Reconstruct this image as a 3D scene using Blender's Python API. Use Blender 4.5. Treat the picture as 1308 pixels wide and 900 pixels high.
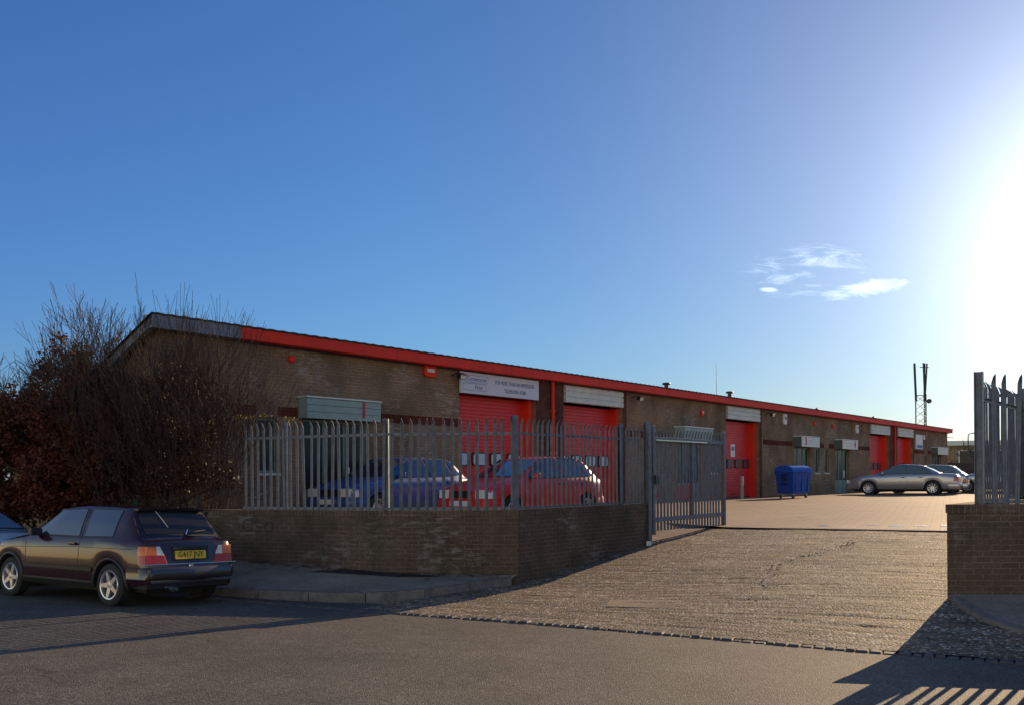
import bpy, bmesh, math, random
import numpy as np
from mathutils import Matrix, Vector, noise
R = math.radians
rnd = random.Random(7)
SC = bpy.context.scene
COL = SC.collection
for o in list(bpy.data.objects): bpy.data.objects.remove(o)

# ------------------------------------------------------------------ camera, sky, sun, exposure
CAMZ = 1.86
cam = bpy.data.cameras.new('camera'); co = bpy.data.objects.new('camera', cam); COL.objects.link(co)
co.location = (0, 0, CAMZ); co.rotation_euler = (R(90), R(0.44), 0)
cam.sensor_width = 36; cam.lens = 33.03; cam.shift_y = 0.1227; cam.clip_end = 3000; cam.clip_start = .05
SC.camera = co
SUN_AZ, SUN_EL = R(35.4), R(16.0)        # azimuth measured from +Y towards +X
sd = Vector((math.sin(SUN_AZ)*math.cos(SUN_EL), math.cos(SUN_AZ)*math.cos(SUN_EL), math.sin(SUN_EL)))
world = bpy.data.worlds.new("World"); SC.world = world; world.use_nodes = True
def N(nt, typ, loc=None, **kw):
    n = nt.nodes.new(typ)
    for k, v in kw.items():
        if k in n.inputs.keys() if hasattr(n.inputs, 'keys') else False: n.inputs[k].default_value = v
        else: setattr(n, k, v)
    return n
def Lk(nt, a, b): nt.links.new(a, b)
def setin(n, **kw):
    for k, v in kw.items(): n.inputs[k.replace('_', ' ')].default_value = v
    return n
def math_(nt, op, a, b=None, clamp=False):
    n = nt.nodes.new('ShaderNodeMath'); n.operation = op; n.use_clamp = clamp
    for i, v in enumerate((a, b)):
        if v is None: continue
        if hasattr(v, 'is_output'): nt.links.new(v, n.inputs[i])
        else: n.inputs[i].default_value = v
    return n.outputs[0]
def ramp_(nt, src, stops):
    n = nt.nodes.new('ShaderNodeValToRGB'); e = n.color_ramp.elements
    while len(e) < len(stops): e.new(0.5)
    for i, (p, c) in enumerate(stops):
        e[i].position = p; e[i].color = (c, c, c, 1) if isinstance(c, (int, float)) else (*c, 1)
    nt.links.new(src, n.inputs[0]); return n.outputs[0]
def mixc(nt, fac, a, b, mode='MIX'):
    n = nt.nodes.new('ShaderNodeMix'); n.data_type = 'RGBA'; n.blend_type = mode
    for i, v in ((0, fac), (6, a), (7, b)):
        if hasattr(v, 'is_output'): nt.links.new(v, n.inputs[i])
        elif isinstance(v, (int, float)): n.inputs[i].default_value = v
        else: n.inputs[i].default_value = (*v, 1)
    return n.outputs[2]

nt = world.node_tree; nt.nodes.clear()
wo = nt.nodes.new('ShaderNodeOutputWorld'); bg = nt.nodes.new('ShaderNodeBackground')
sky = nt.nodes.new('ShaderNodeTexSky'); sky.sky_type = 'NISHITA'; sky.sun_disc = False
sky.sun_elevation = SUN_EL; sky.sun_rotation = SUN_AZ
sky.air_density = 1.25; sky.dust_density = 0.3; sky.ozone_density = 2.4; sky.altitude = 50
tc = nt.nodes.new('ShaderNodeTexCoord')
vn = nt.nodes.new('ShaderNodeVectorMath'); vn.operation = 'NORMALIZE'; Lk(nt, tc.outputs['Generated'], vn.inputs[0])
dt = nt.nodes.new('ShaderNodeVectorMath'); dt.operation = 'DOT_PRODUCT'; Lk(nt, vn.outputs[0], dt.inputs[0]); dt.inputs[1].default_value = sd
dpos = math_(nt, 'MAXIMUM', dt.outputs['Value'], 0.0)
gd_ = nt.nodes.new('ShaderNodeVectorMath'); gd_.operation = 'DOT_PRODUCT'; Lk(nt, vn.outputs[0], gd_.inputs[0]); gd_.inputs[1].default_value = (math.sin(SUN_AZ)*math.cos(R(11)), math.cos(SUN_AZ)*math.cos(R(11)), math.sin(R(11)))
dpos = math_(nt, 'MAXIMUM', gd_.outputs['Value'], 0.0)
g1 = math_(nt, 'MULTIPLY', math_(nt, 'POWER', dpos, 90.0), 9.0)      # aureole close to the sun
g2 = math_(nt, 'MULTIPLY', math_(nt, 'POWER', dpos, 14.0), 2.7)
glow = math_(nt, 'ADD', g1, g2)
# thin cirrus: two small wisps, direction space
sx = nt.nodes.new('ShaderNodeSeparateXYZ'); Lk(nt, vn.outputs[0], sx.inputs[0])
px = math_(nt, 'DIVIDE', sx.outputs[0], sx.outputs[1]); pz = math_(nt, 'DIVIDE', sx.outputs[2], sx.outputs[1])
cv = nt.nodes.new('ShaderNodeCombineXYZ'); Lk(nt, px, cv.inputs[0]); Lk(nt, pz, cv.inputs[1])
def blob(cx, cz, rx, rz, tilt):
    a = math_(nt, 'SUBTRACT', px, cx); b = math_(nt, 'SUBTRACT', pz, cz)
    ca, sa = math.cos(tilt), math.sin(tilt)
    u = math_(nt, 'ADD', math_(nt, 'MULTIPLY', a, ca/rx), math_(nt, 'MULTIPLY', b, sa/rx))
    v = math_(nt, 'ADD', math_(nt, 'MULTIPLY', a, -sa/rz), math_(nt, 'MULTIPLY', b, ca/rz))
    d = math_(nt, 'ADD', math_(nt, 'MULTIPLY', u, u), math_(nt, 'MULTIPLY', v, v))
    return math_(nt, 'SUBTRACT', 1.0, d, clamp=True)
mp = nt.nodes.new('ShaderNodeMapping'); Lk(nt, cv.outputs[0], mp.inputs[0]); mp.inputs['Rotation'].default_value = (0, 0, R(-12)); mp.inputs['Scale'].default_value = (14, 60, 1)
nz = nt.nodes.new('ShaderNodeTexNoise'); Lk(nt, mp.outputs[0], nz.inputs['Vector']); setin(nz, Scale=1.0, Detail=9.0, Roughness=.72, Distortion=1.2)
b1 = blob(.319, .217, .085, .036, R(8)); b2 = blob(.378, .199, .056, .0125, R(9)); b3 = blob(.275, .198, .011, .003, R(-3))
n1 = math_(nt, 'MULTIPLY', math_(nt, 'SUBTRACT', nz.outputs['Fac'], math_(nt, 'SUBTRACT', .60, math_(nt, 'MULTIPLY', b1, .14))), 3.5, clamp=True)
c1 = math_(nt, 'MULTIPLY', n1, math_(nt, 'MULTIPLY', b1, 1.6, clamp=True), clamp=True)
n2 = math_(nt, 'MULTIPLY', math_(nt, 'SUBTRACT', nz.outputs['Fac'], math_(nt, 'SUBTRACT', .58, math_(nt, 'MULTIPLY', b2, .30))), 4.5, clamp=True)
c2 = math_(nt, 'MULTIPLY', n2, math_(nt, 'MULTIPLY', b2, 2.5, clamp=True), clamp=True)
c3 = math_(nt, 'MULTIPLY', b3, 1.2, clamp=True)
cl = math_(nt, 'MAXIMUM', math_(nt, 'MAXIMUM', c1, c2), c3)
fwd = math_(nt, 'GREATER_THAN', sx.outputs[1], 0.1)
cl = math_(nt, 'MULTIPLY', cl, fwd)
gc = nt.nodes.new('ShaderNodeVectorMath'); gc.operation = 'SCALE'; gc.inputs[0].default_value = (1.0, .925, .89); Lk(nt, glow, gc.inputs['Scale'])
ad = nt.nodes.new('ShaderNodeVectorMath'); ad.operation = 'ADD'; sk2 = nt.nodes.new('ShaderNodeVectorMath'); sk2.operation = 'SCALE'; sk2.inputs['Scale'].default_value = 2.0; Lk(nt, sky.outputs[0], sk2.inputs[0])
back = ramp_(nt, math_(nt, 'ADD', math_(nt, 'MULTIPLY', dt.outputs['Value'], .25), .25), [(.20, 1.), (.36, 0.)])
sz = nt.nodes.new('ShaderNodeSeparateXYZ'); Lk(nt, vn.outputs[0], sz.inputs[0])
lowhigh = ramp_(nt, sz.outputs[2], [(.18, (1.30, .98, .78)), (.5, (.62, .58, .66))])  # sky opposite the sun tinted warm, added as fill for shaded walls
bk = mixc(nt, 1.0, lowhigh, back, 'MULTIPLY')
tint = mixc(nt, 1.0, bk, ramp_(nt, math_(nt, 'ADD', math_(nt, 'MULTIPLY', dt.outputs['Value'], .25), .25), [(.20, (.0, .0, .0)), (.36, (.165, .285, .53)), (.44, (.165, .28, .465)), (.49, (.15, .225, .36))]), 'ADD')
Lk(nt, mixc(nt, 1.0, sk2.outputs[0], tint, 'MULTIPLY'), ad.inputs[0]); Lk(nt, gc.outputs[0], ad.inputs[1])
cc = nt.nodes.new('ShaderNodeVectorMath'); cc.operation = 'SCALE'; cc.inputs[0].default_value = (9., 9.2, 9.6); Lk(nt, math_(nt, 'MULTIPLY', cl, .5), cc.inputs['Scale'])
ad2 = nt.nodes.new('ShaderNodeVectorMath'); ad2.operation = 'ADD'; Lk(nt, ad.outputs[0], ad2.inputs[0]); Lk(nt, cc.outputs[0], ad2.inputs[1])
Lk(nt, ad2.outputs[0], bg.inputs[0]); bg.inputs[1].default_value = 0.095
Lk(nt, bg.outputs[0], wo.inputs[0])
sl = bpy.data.lights.new('sun', 'SUN'); so = bpy.data.objects.new('sun', sl); COL.objects.link(so)
sl.energy = 4.7; sl.angle = R(.15); sl.color = (1, .72, .42)
so.rotation_euler = sd.to_track_quat('Z', 'Y').to_euler(); so.location = (0, 0, 40)
SC.view_settings.view_transform = 'Standard'; SC.view_settings.look = 'None'
SC.view_settings.exposure = 0.35; SC.view_settings.gamma = 1; SC.view_settings.use_curve_mapping = False

# ------------------------------------------------------------------ materials
MATS = {}
def mat(name, col, rough=.6, metal=0, coat=0, bump=0, bscale=40, var=0, vscale=3, spec=.5, emit=0, dirt=0, dirtc=(.03,.025,.02), coords='Object'):
    if name in MATS: return MATS[name]
    m = bpy.data.materials.new(name); m.use_nodes = True; t = m.node_tree; p = t.nodes['Principled BSDF']
    p.inputs['Base Color'].default_value = (*col, 1); p.inputs['Roughness'].default_value = rough
    p.inputs['Metallic'].default_value = metal; p.inputs['Coat Weight'].default_value = coat; p.inputs['Coat Roughness'].default_value = .04
    p.inputs['Specular IOR Level'].default_value = spec
    tx = t.nodes.new('ShaderNodeTexCoord').outputs[coords]
    c = None
    if var:
        n = t.nodes.new('ShaderNodeTexNoise'); Lk(t, tx, n.inputs['Vector']); setin(n, Scale=float(vscale), Detail=6.0, Roughness=.65)
        f = ramp_(t, n.outputs['Fac'], [(.3, 1-var), (.7, 1+var)])
        c = mixc(t, 1.0, col, f, 'MULTIPLY')
    if dirt:
        n = t.nodes.new('ShaderNodeTexNoise'); Lk(t, tx, n.inputs['Vector']); setin(n, Scale=6.0, Detail=8.0, Roughness=.7)
        f = ramp_(t, n.outputs['Fac'], [(.48, 0.), (.68, dirt)])
        c = mixc(t, f, c if c else col, dirtc)
    if c: Lk(t, c, p.inputs['Base Color'])
    if bump:
        n = t.nodes.new('ShaderNodeTexNoise'); Lk(t, tx, n.inputs['Vector']); setin(n, Scale=float(bscale), Detail=4.0)
        b = t.nodes.new('ShaderNodeBump'); setin(b, Strength=float(bump), Distance=.01); Lk(t, n.outputs['Fac'], b.inputs['Height']); Lk(t, b.outputs[0], p.inputs['Normal'])
    MATS[name] = m; return m

def brick_mat(name, c1, c2, mortar, white=.0, moss=0., dark=0.):
    m = bpy.data.materials.new(name); m.use_nodes = True; t = m.node_tree; p = t.nodes['Principled BSDF']
    tc = t.nodes.new('ShaderNodeTexCoord'); uv = tc.outputs['UV']; ob = tc.outputs['Object']
    wz = t.nodes.new('ShaderNodeTexNoise'); Lk(t, uv, wz.inputs['Vector']); setin(wz, Scale=9.0, Detail=2.0)
    wv = t.nodes.new('ShaderNodeVectorMath'); wv.operation = 'SCALE'; Lk(t, wz.outputs['Color'], wv.inputs[0]); wv.inputs['Scale'].default_value = .012
    wa = t.nodes.new('ShaderNodeVectorMath'); wa.operation = 'ADD'; Lk(t, uv, wa.inputs[0]); Lk(t, wv.outputs[0], wa.inputs[1])
    b = t.nodes.new('ShaderNodeTexBrick'); Lk(t, wa.outputs[0], b.inputs['Vector'])
    b.offset = .5; b.inputs['Scale'].default_value = 1; b.inputs['Brick Width'].default_value = .225; b.inputs['Row Height'].default_value = .075
    b.inputs['Mortar Size'].default_value = .006; b.inputs['Mortar Smooth'].default_value = .3; b.inputs['Bias'].default_value = -.1
    b.inputs['Color1'].default_value = (*c1, 1); b.inputs['Color2'].default_value = (*c2, 1); b.inputs['Mortar'].default_value = (*mortar, 1)
    # a second random tint per brick
    b2 = t.nodes.new('ShaderNodeTexBrick'); Lk(t, wa.outputs[0], b2.inputs['Vector']); b2.offset = .5
    for k, v in (('Scale', 1), ('Brick Width', .225), ('Row Height', .075), ('Mortar Size', 0.0), ('Bias', 0)): b2.inputs[k].default_value = v
    b2.inputs['Color1'].default_value = (.62, .62, .62, 1); b2.inputs['Color2'].default_value = (1.5, 1.42, 1.3, 1); b2.offset_frequency = 2; b2.squash = 1.0
    col = mixc(t, .75, b.outputs['Color'], b2.outputs['Color'], 'MULTIPLY')
    n = t.nodes.new('ShaderNodeTexNoise'); Lk(t, ob, n.inputs['Vector']); setin(n, Scale=.9, Detail=6.0, Roughness=.6)
    col = mixc(t, 1.0, col, ramp_(t, n.outputs['Fac'], [(.3, .6), (.7, 1.35)]), 'MULTIPLY')
    nf = t.nodes.new('ShaderNodeTexNoise'); Lk(t, ob, nf.inputs['Vector']); setin(nf, Scale=28.0, Detail=5.0, Roughness=.7)
    col = mixc(t, 1.0, col, ramp_(t, nf.outputs['Fac'], [(.3, .7), (.7, 1.3)]), 'MULTIPLY')
    if white:
        n2 = t.nodes.new('ShaderNodeTexNoise'); Lk(t, uv, n2.inputs['Vector']); setin(n2, Scale=.7, Detail=3.0, Roughness=.5)
        n3 = t.nodes.new('ShaderNodeTexNoise'); mp = t.nodes.new('ShaderNodeMapping'); Lk(t, uv, mp.inputs[0]); mp.inputs['Scale'].default_value = (4, 13, 1); Lk(t, mp.outputs[0], n3.inputs['Vector']); setin(n3, Scale=1.0, Detail=5.0, Roughness=.7)
        f = math_(t, 'MULTIPLY', ramp_(t, n2.outputs['Fac'], [(.50, 0.), (.60, 1.)]), ramp_(t, n3.outputs['Fac'], [(.5, 0.), (.60, white)]))
        col = mixc(t, f, col, (.42, .40, .38))
    if moss:
        n4 = t.nodes.new('ShaderNodeTexNoise'); Lk(t, ob, n4.inputs['Vector']); setin(n4, Scale=2.2, Detail=5.0)
        col = mixc(t, ramp_(t, n4.outputs['Fac'], [(.52, 0.), (.72, moss)]), col, (.035, .04, .02))
    Lk(t, col, p.inputs['Base Color']); p.inputs['Roughness'].default_value = .9; p.inputs['Specular IOR Level'].default_value = .2
    h = math_(t, 'SUBTRACT', math_(t, 'MULTIPLY', nf.outputs['Fac'], .5), b.outputs['Fac'])
    bp = t.nodes.new('ShaderNodeBump'); setin(bp, Strength=.8, Distance=.008); Lk(t, h, bp.inputs['Height']); Lk(t, bp.outputs[0], p.inputs['Normal'])
    MATS[name] = m; return m

B_FAC = brick_mat('facade_brick', (.27, .18, .11), (.13, .085, .055), (.28, .23, .17), white=.55)
B_WALL = brick_mat('wall_brick', (.125, .088, .066), (.06, .042, .034), (.17, .135, .105), white=.3, moss=.6)
B_RED = brick_mat('red_brick', (.13, .022, .014), (.09, .016, .011), (.10, .06, .05))
B_PIER = brick_mat('pier_brick', (.13, .045, .032), (.085, .03, .024), (.10, .075, .06))
B_FAR = brick_mat('far_brick', (.30, .22, .13), (.22, .15, .09), (.25, .21, .16))
RED = mat('red_paint', (.74, .035, .012), .6, coat=.0, spec=.3, var=.15, vscale=1.5, bump=.05, dirt=.25, dirtc=(.18,.03,.02))
REDD = mat('red_door', (.68, .03, .03), .42, var=.14, vscale=1.1, dirt=.2, dirtc=(.25,.03,.03))
GREY_T = mat('grey_trim', (.17, .18, .22), .5, var=.15)
ROOF = mat('roof_sheet', (.045, .045, .05), .7, var=.2, vscale=2)
GALV = mat('galvanised', (.145, .16, .195), .55, metal=.5, var=.28, vscale=7, bump=.12, bscale=25, dirt=.35, dirtc=(.12,.11,.10))
LOUV = mat('louvre_grey', (.62, .64, .60), .5, var=.12)
CAN = mat('canopy_green', (.27, .36, .33), .5, var=.12)
CANSHADE = mat('canopy_shaded_side', (.08, .12, .11), .5, var=.12)  # darker copy of the canopy green: shade put into the colour
CANLIT = mat('canopy_skylit', (.78, .78, .72), .5, var=.1)  # paler front boards: skylight put into the colour
FRAME = mat('frame_green', (.16, .24, .22), .5)
WHITE = mat('white_paint', (.78, .78, .76), .5, var=.04)
SIGNW = mat('sign_white', (.62, .63, .70), .4, var=.04)
INK = mat('sign_ink', (.12, .13, .28), .5)
REDINK = mat('red_ink', (.5, .02, .015), .5)
BLACK = mat('black_plastic', (.015, .015, .016), .45, var=.2)
RUB = mat('rubber', (.018, .018, .018), .8, var=.25, vscale=20, bump=.2)
CHROME = mat('chrome', (.75, .75, .75), .12, metal=1)
ALLOY = mat('alloy', (.62, .62, .66), .28, metal=.8, var=.06)
GLASSD = mat('car_glass', (.018, .028, .075), .03, spec=.9, coat=1)  # blue of the reflected sky mixed into the base colour
GLASSR = mat('tailgate_glass', (.02, .02, .02), .12, spec=.35)
GLASSL = mat('pale_car_glass', (.10, .135, .14), .06, spec=.8, coat=.6)  # brightness seen through the windows put into the glass colour
GLASSB = mat('window_glass', (.025, .032, .034), .22, spec=.25)
DGLASS = mat('door_glass', (.42, .50, .60), .2, spec=.8)  # pale blue sky reflection painted into the panes
BINB = mat('bin_blue', (.012, .065, .34), .42, var=.12, vscale=4, dirt=.25)
BINL = mat('bin_lid', (.02, .09, .42), .16, var=.1, vscale=6)
STEELD = mat('dark_steel', (.05, .052, .055), .5, metal=.4)
CONC = mat('concrete', (.22, .20, .17), .85, var=.22, vscale=5, bump=.5, bscale=30, dirt=.5, dirtc=(.07,.065,.05))
KERB = mat('kerb_concrete', (.15, .13, .115), .85, var=.3, vscale=7, bump=.5, bscale=35, dirt=.6, dirtc=(.04,.038,.03))
SETT = mat('granite_sett', (.06, .055, .055), .7, var=.4, vscale=9, bump=.7, bscale=25)
GREENM = mat('green_mesh', (.015, .10, .06), .5)
WOOD = mat('bark', (.075, .058, .045), .9, var=.35, vscale=12, bump=.5)
TWIG = mat('twig', (.10, .075, .058), .85)
TWIGD = mat('thicket_twig', (.042, .023, .019), .9)
AMBER = mat('amber_lens', (.75, .16, .02), .25, coat=.5)
LRED = mat('red_lens', (.45, .012, .012), .22, coat=.5)
LWHITE = mat('clear_lens', (.75, .74, .72), .18, coat=.5)
YEL = mat('yellow_plate', (.80, .52, .02), .4)
PWHITE = mat('white_plate', (.75, .75, .72), .4)
POSTRED = mat('post_red', (.45, .03, .02), .6, var=.2)
POSTGR = mat('post_grey', (.30, .28, .25), .7, var=.2)

def leaf_mat(name, cols, trans=.25):
    m = bpy.data.materials.new(name); m.use_nodes = True; t = m.node_tree; p = t.nodes['Principled BSDF']
    tc = t.nodes.new('ShaderNodeTexCoord')
    n = t.nodes.new('ShaderNodeTexNoise'); Lk(t, tc.outputs['Object'], n.inputs['Vector']); setin(n, Scale=5.0, Detail=6.0, Roughness=.8)
    k = len(cols)
    c = ramp_(t, n.outputs['Fac'], [(.3+.4*i/(k-1), cols[i]) for i in range(k)])
    Lk(t, c, p.inputs['Base Color']); p.inputs['Roughness'].default_value = .6; p.inputs['Specular IOR Level'].default_value = .3
    tr = t.nodes.new('ShaderNodeBsdfTranslucent'); Lk(t, c, tr.inputs[0])
    mx = t.nodes.new('ShaderNodeMixShader'); mx.inputs[0].default_value = trans
    Lk(t, p.outputs[0], mx.inputs[1]); Lk(t, tr.outputs[0], mx.inputs[2]); Lk(t, mx.outputs[0], t.nodes['Material Output'].inputs[0])
    return m
BEECH = leaf_mat('beech_leaf', [(.07, .018, .011), (.12, .032, .017), (.15, .05, .025)])
IVYL = leaf_mat('ivy_leaf', [(.02, .04, .012), (.07, .10, .02)], .3)
THL = leaf_mat('dead_leaf', [(.035, .014, .010), (.055, .024, .016), (.04, .022, .014)], .1)
YLEAF = leaf_mat('yellow_leaf', [(.16, .17, .03), (.35, .28, .04)], .45)

def asphalt(name, base, speck, bumps=.9, patches=.25):
    m = bpy.data.materials.new(name); m.use_nodes = True; t = m.node_tree; p = t.nodes['Principled BSDF']
    ob = t.nodes.new('ShaderNodeTexCoord').outputs['Object']
    v = t.nodes.new('ShaderNodeTexVoronoi'); Lk(t, ob, v.inputs['Vector']); setin(v, Scale=70.0)
    n = t.nodes.new('ShaderNodeTexNoise'); Lk(t, ob, n.inputs['Vector']); setin(n, Scale=45.0, Detail=5.0, Roughness=.75)
    nl = t.nodes.new('ShaderNodeTexNoise'); Lk(t, ob, nl.inputs['Vector']); setin(nl, Scale=.5, Detail=6.0, Roughness=.6)
    g = t.nodes.new('ShaderNodeSeparateXYZ'); Lk(t, v.outputs['Color'], g.inputs[0])
    col = mixc(t, ramp_(t, g.outputs[0], [(.55, 0.), (1., .75)]), base, speck)
    col = mixc(t, 1.0, col, ramp_(t, n.outputs['Fac'], [(.3, .55), (.7, 1.45)]), 'MULTIPLY')
    col = mixc(t, 1.0, col, ramp_(t, nl.outputs['Fac'], [(.3, 1-patches), (.7, 1+patches)]), 'MULTIPLY')
    vc = t.nodes.new('ShaderNodeTexVoronoi'); vc.feature = 'DISTANCE_TO_EDGE'; wn = t.nodes.new('ShaderNodeTexNoise'); Lk(t, ob, wn.inputs['Vector']); setin(wn, Scale=1.6, Detail=6.0)
    wv = t.nodes.new('ShaderNodeVectorMath'); wv.operation = 'ADD'; Lk(t, ob, wv.inputs[0]); Lk(t, wn.outputs['Color'], wv.inputs[1]); Lk(t, wv.outputs[0], vc.inputs['Vector']); setin(vc, Scale=.27)
    nk = t.nodes.new('ShaderNodeTexNoise'); Lk(t, ob, nk.inputs['Vector']); setin(nk, Scale=.8, Detail=2.0)
    crack = math_(t, 'MULTIPLY', ramp_(t, vc.outputs['Distance'], [(.0, 1.), (.006, 0.)]), ramp_(t, nk.outputs['Fac'], [(.5, 0.), (.6, .8)]))
    col = mixc(t, crack, col, (.015, .014, .013))
    n5 = t.nodes.new('ShaderNodeTexNoise'); Lk(t, ob, n5.inputs['Vector']); setin(n5, Scale=2.6, Detail=8.0, Roughness=.75)
    col = mixc(t, 1.0, col, ramp_(t, n5.outputs['Fac'], [(.32, .72), (.5, 1.), (.7, 1.22)]), 'MULTIPLY')
    Lk(t, col, p.inputs['Base Color']); p.inputs['Roughness'].default_value = .75; p.inputs['Specular IOR Level'].default_value = .35
    nm = t.nodes.new('ShaderNodeTexNoise'); Lk(t, ob, nm.inputs['Vector']); setin(nm, Scale=14.0, Detail=4.0)
    h = math_(t, 'ADD', math_(t, 'ADD', math_(t, 'MULTIPLY', v.outputs['Distance'], -.9), n.outputs['Fac']), math_(t, 'MULTIPLY', nm.outputs['Fac'], .8))
    b = t.nodes.new('ShaderNodeBump'); setin(b, Strength=bumps, Distance=.009); Lk(t, h, b.inputs['Height']); Lk(t, b.outputs[0], p.inputs['Normal'])
    return m
ASPH = asphalt('road_asphalt', (.070, .062, .052), (.24, .21, .17), 1.0)
PAVE = asphalt('pavement_asphalt', (.23, .19, .15), (.36, .31, .25), .6, .35)
PATCH = asphalt('dark_asphalt_patch', (.022, .022, .024), (.06, .06, .06), .5)
EARTH = asphalt('earth', (.09, .075, .05), (.12, .11, .07), .8)

def driveway_mat():
    m = bpy.data.materials.new('coarse_concrete'); m.use_nodes = True; t = m.node_tree; p = t.nodes['Principled BSDF']
    tc = t.nodes.new('ShaderNodeTexCoord'); ob = tc.outputs['Object']
    mp = t.nodes.new('ShaderNodeMapping'); Lk(t, ob, mp.inputs[0]); mp.vector_type = 'TEXTURE'; mp.inputs['Rotation'].default_value = (0, 0, R(-30)); mp.inputs['Scale'].default_value = (1/.55, 1/6.5, 1)
    ws = t.nodes.new('ShaderNodeTexNoise'); Lk(t, mp.outputs[0], ws.inputs['Vector']); setin(ws, Scale=1.0, Detail=4.0, Roughness=.6, Distortion=.8)
    v = t.nodes.new('ShaderNodeTexVoronoi'); Lk(t, ob, v.inputs['Vector']); setin(v, Scale=34.0)
    v2 = t.nodes.new('ShaderNodeTexVoronoi'); Lk(t, ob, v2.inputs['Vector']); setin(v2, Scale=75.0)
    n = t.nodes.new('ShaderNodeTexNoise'); Lk(t, ob, n.inputs['Vector']); setin(n, Scale=30.0, Detail=6.0, Roughness=.75)
    nl = t.nodes.new('ShaderNodeTexNoise'); Lk(t, ob, nl.inputs['Vector']); setin(nl, Scale=.7, Detail=6.0, Roughness=.65)
    g = t.nodes.new('ShaderNodeSeparateXYZ'); Lk(t, v.outputs['Color'], g.inputs[0])
    col = mixc(t, ramp_(t, g.outputs[0], [(.0, 0.), (1., 1.)]), (.062, .042, .025), (.235, .165, .10))
    col = mixc(t, ramp_(t, g.outputs[1], [(.86, 0.), (.9, 1.)]), col, (.46, .42, .38))
    col = mixc(t, 1.0, col, ramp_(t, ws.outputs['Fac'], [(.33, .5), (.62, 1.3)]), 'MULTIPLY')
    col = mixc(t, 1.0, col, ramp_(t, nl.outputs['Fac'], [(.3, .72), (.7, 1.25)]), 'MULTIPLY')
    nm = t.nodes.new('ShaderNodeTexNoise'); Lk(t, ob, nm.inputs['Vector']); setin(nm, Scale=.45, Detail=5.0, Roughness=.7, W=0.0) if False else setin(nm, Scale=.45, Detail=5.0, Roughness=.7)
    col = mixc(t, ramp_(t, nm.outputs['Fac'], [(.54, 0.), (.68, .55)]), col, (.085, .085, .022))
    Lk(t, col, p.inputs['Base Color']); p.inputs['Roughness'].default_value = .72; p.inputs['Specular IOR Level'].default_value = .4
    h = math_(t, 'ADD', math_(t, 'ADD', math_(t, 'MULTIPLY', v.outputs['Distance'], -1.0), math_(t, 'MULTIPLY', n.outputs['Fac'], .8)), math_(t, 'ADD', math_(t, 'MULTIPLY', ws.outputs['Fac'], 2.2), math_(t, 'MULTIPLY', v2.outputs['Distance'], -.5)))
    b = t.nodes.new('ShaderNodeBump'); setin(b, Strength=1.0, Distance=.02); Lk(t, h, b.inputs['Height']); Lk(t, b.outputs[0], p.inputs['Normal'])
    return m
DRIVE = driveway_mat()
def paver_mat():
    m = bpy.data.materials.new('block_paving'); m.use_nodes = True; t = m.node_tree; p = t.nodes['Principled BSDF']
    tc = t.nodes.new('ShaderNodeTexCoord'); ob = tc.outputs['Object']
    mp = t.nodes.new('ShaderNodeMapping'); Lk(t, ob, mp.inputs[0]); mp.inputs['Rotation'].default_value = (0, 0, R(25))
    b = t.nodes.new('ShaderNodeTexBrick'); Lk(t, mp.outputs[0], b.inputs['Vector']); b.offset = .5
    for k, v in (('Scale', 1), ('Brick Width', .42), ('Row Height', .21), ('Mortar Size', .013), ('Mortar Smooth', .2), ('Bias', -.1)): b.inputs[k].default_value = v
    b.inputs['Color1'].default_value = (.30, .19, .12, 1); b.inputs['Color2'].default_value = (.22, .145, .095, 1); b.inputs['Mortar'].default_value = (.07, .05, .035, 1)
    nl = t.nodes.new('ShaderNodeTexNoise'); Lk(t, ob, nl.inputs['Vector']); setin(nl, Scale=.5, Detail=7.0, Roughness=.65)
    nf = t.nodes.new('ShaderNodeTexNoise'); Lk(t, ob, nf.inputs['Vector']); setin(nf, Scale=9.0, Detail=6.0, Roughness=.7)
    col = mixc(t, 1.0, b.outputs['Color'], ramp_(t, nl.outputs['Fac'], [(.3, .75), (.7, 1.2)]), 'MULTIPLY')
    col = mixc(t, 1.0, col, ramp_(t, nf.outputs['Fac'], [(.3, .75), (.7, 1.22)]), 'MULTIPLY')
    ns = t.nodes.new('ShaderNodeTexNoise'); Lk(t, ob, ns.inputs['Vector']); setin(ns, Scale=1.1, Detail=3.0, Roughness=.5)
    col = mixc(t, ramp_(t, ns.outputs['Fac'], [(.62, 0.), (.70, .6)]), col, (.06, .05, .042))
    Lk(t, col, p.inputs['Base Color']); p.inputs['Roughness'].default_value = .7; p.inputs['Specular IOR Level'].default_value = .35
    h = math_(t, 'SUBTRACT', math_(t, 'MULTIPLY', nf.outputs['Fac'], .6), b.outputs['Fac'])
    bp = t.nodes.new('ShaderNodeBump'); setin(bp, Strength=.8, Distance=.008); Lk(t, h, bp.inputs['Height']); Lk(t, bp.outputs[0], p.inputs['Normal'])
    return m
PAVER = paver_mat()
def wet_mat():
    m = bpy.data.materials.new('wet_block'); m.use_nodes = True; t = m.node_tree; p = t.nodes['Principled BSDF']
    ob = t.nodes.new('ShaderNodeTexCoord').outputs['Object']
    n = t.nodes.new('ShaderNodeTexNoise'); Lk(t, ob, n.inputs['Vector']); setin(n, Scale=40.0, Detail=3.0)
    p.inputs['Base Color'].default_value = (.16, .13, .11, 1); p.inputs['Roughness'].default_value = .35; p.inputs['Specular IOR Level'].default_value = 1.0; p.inputs['Coat Weight'].default_value = 1.0; p.inputs['Coat Roughness'].default_value = .32
    b = t.nodes.new('ShaderNodeBump'); setin(b, Strength=1.0, Distance=.012); Lk(t, n.outputs['Fac'], b.inputs['Height']); Lk(t, b.outputs[0], p.inputs['Normal']); Lk(t, b.outputs[0], p.inputs['Coat Normal'])
    return m
WET = wet_mat()

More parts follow.
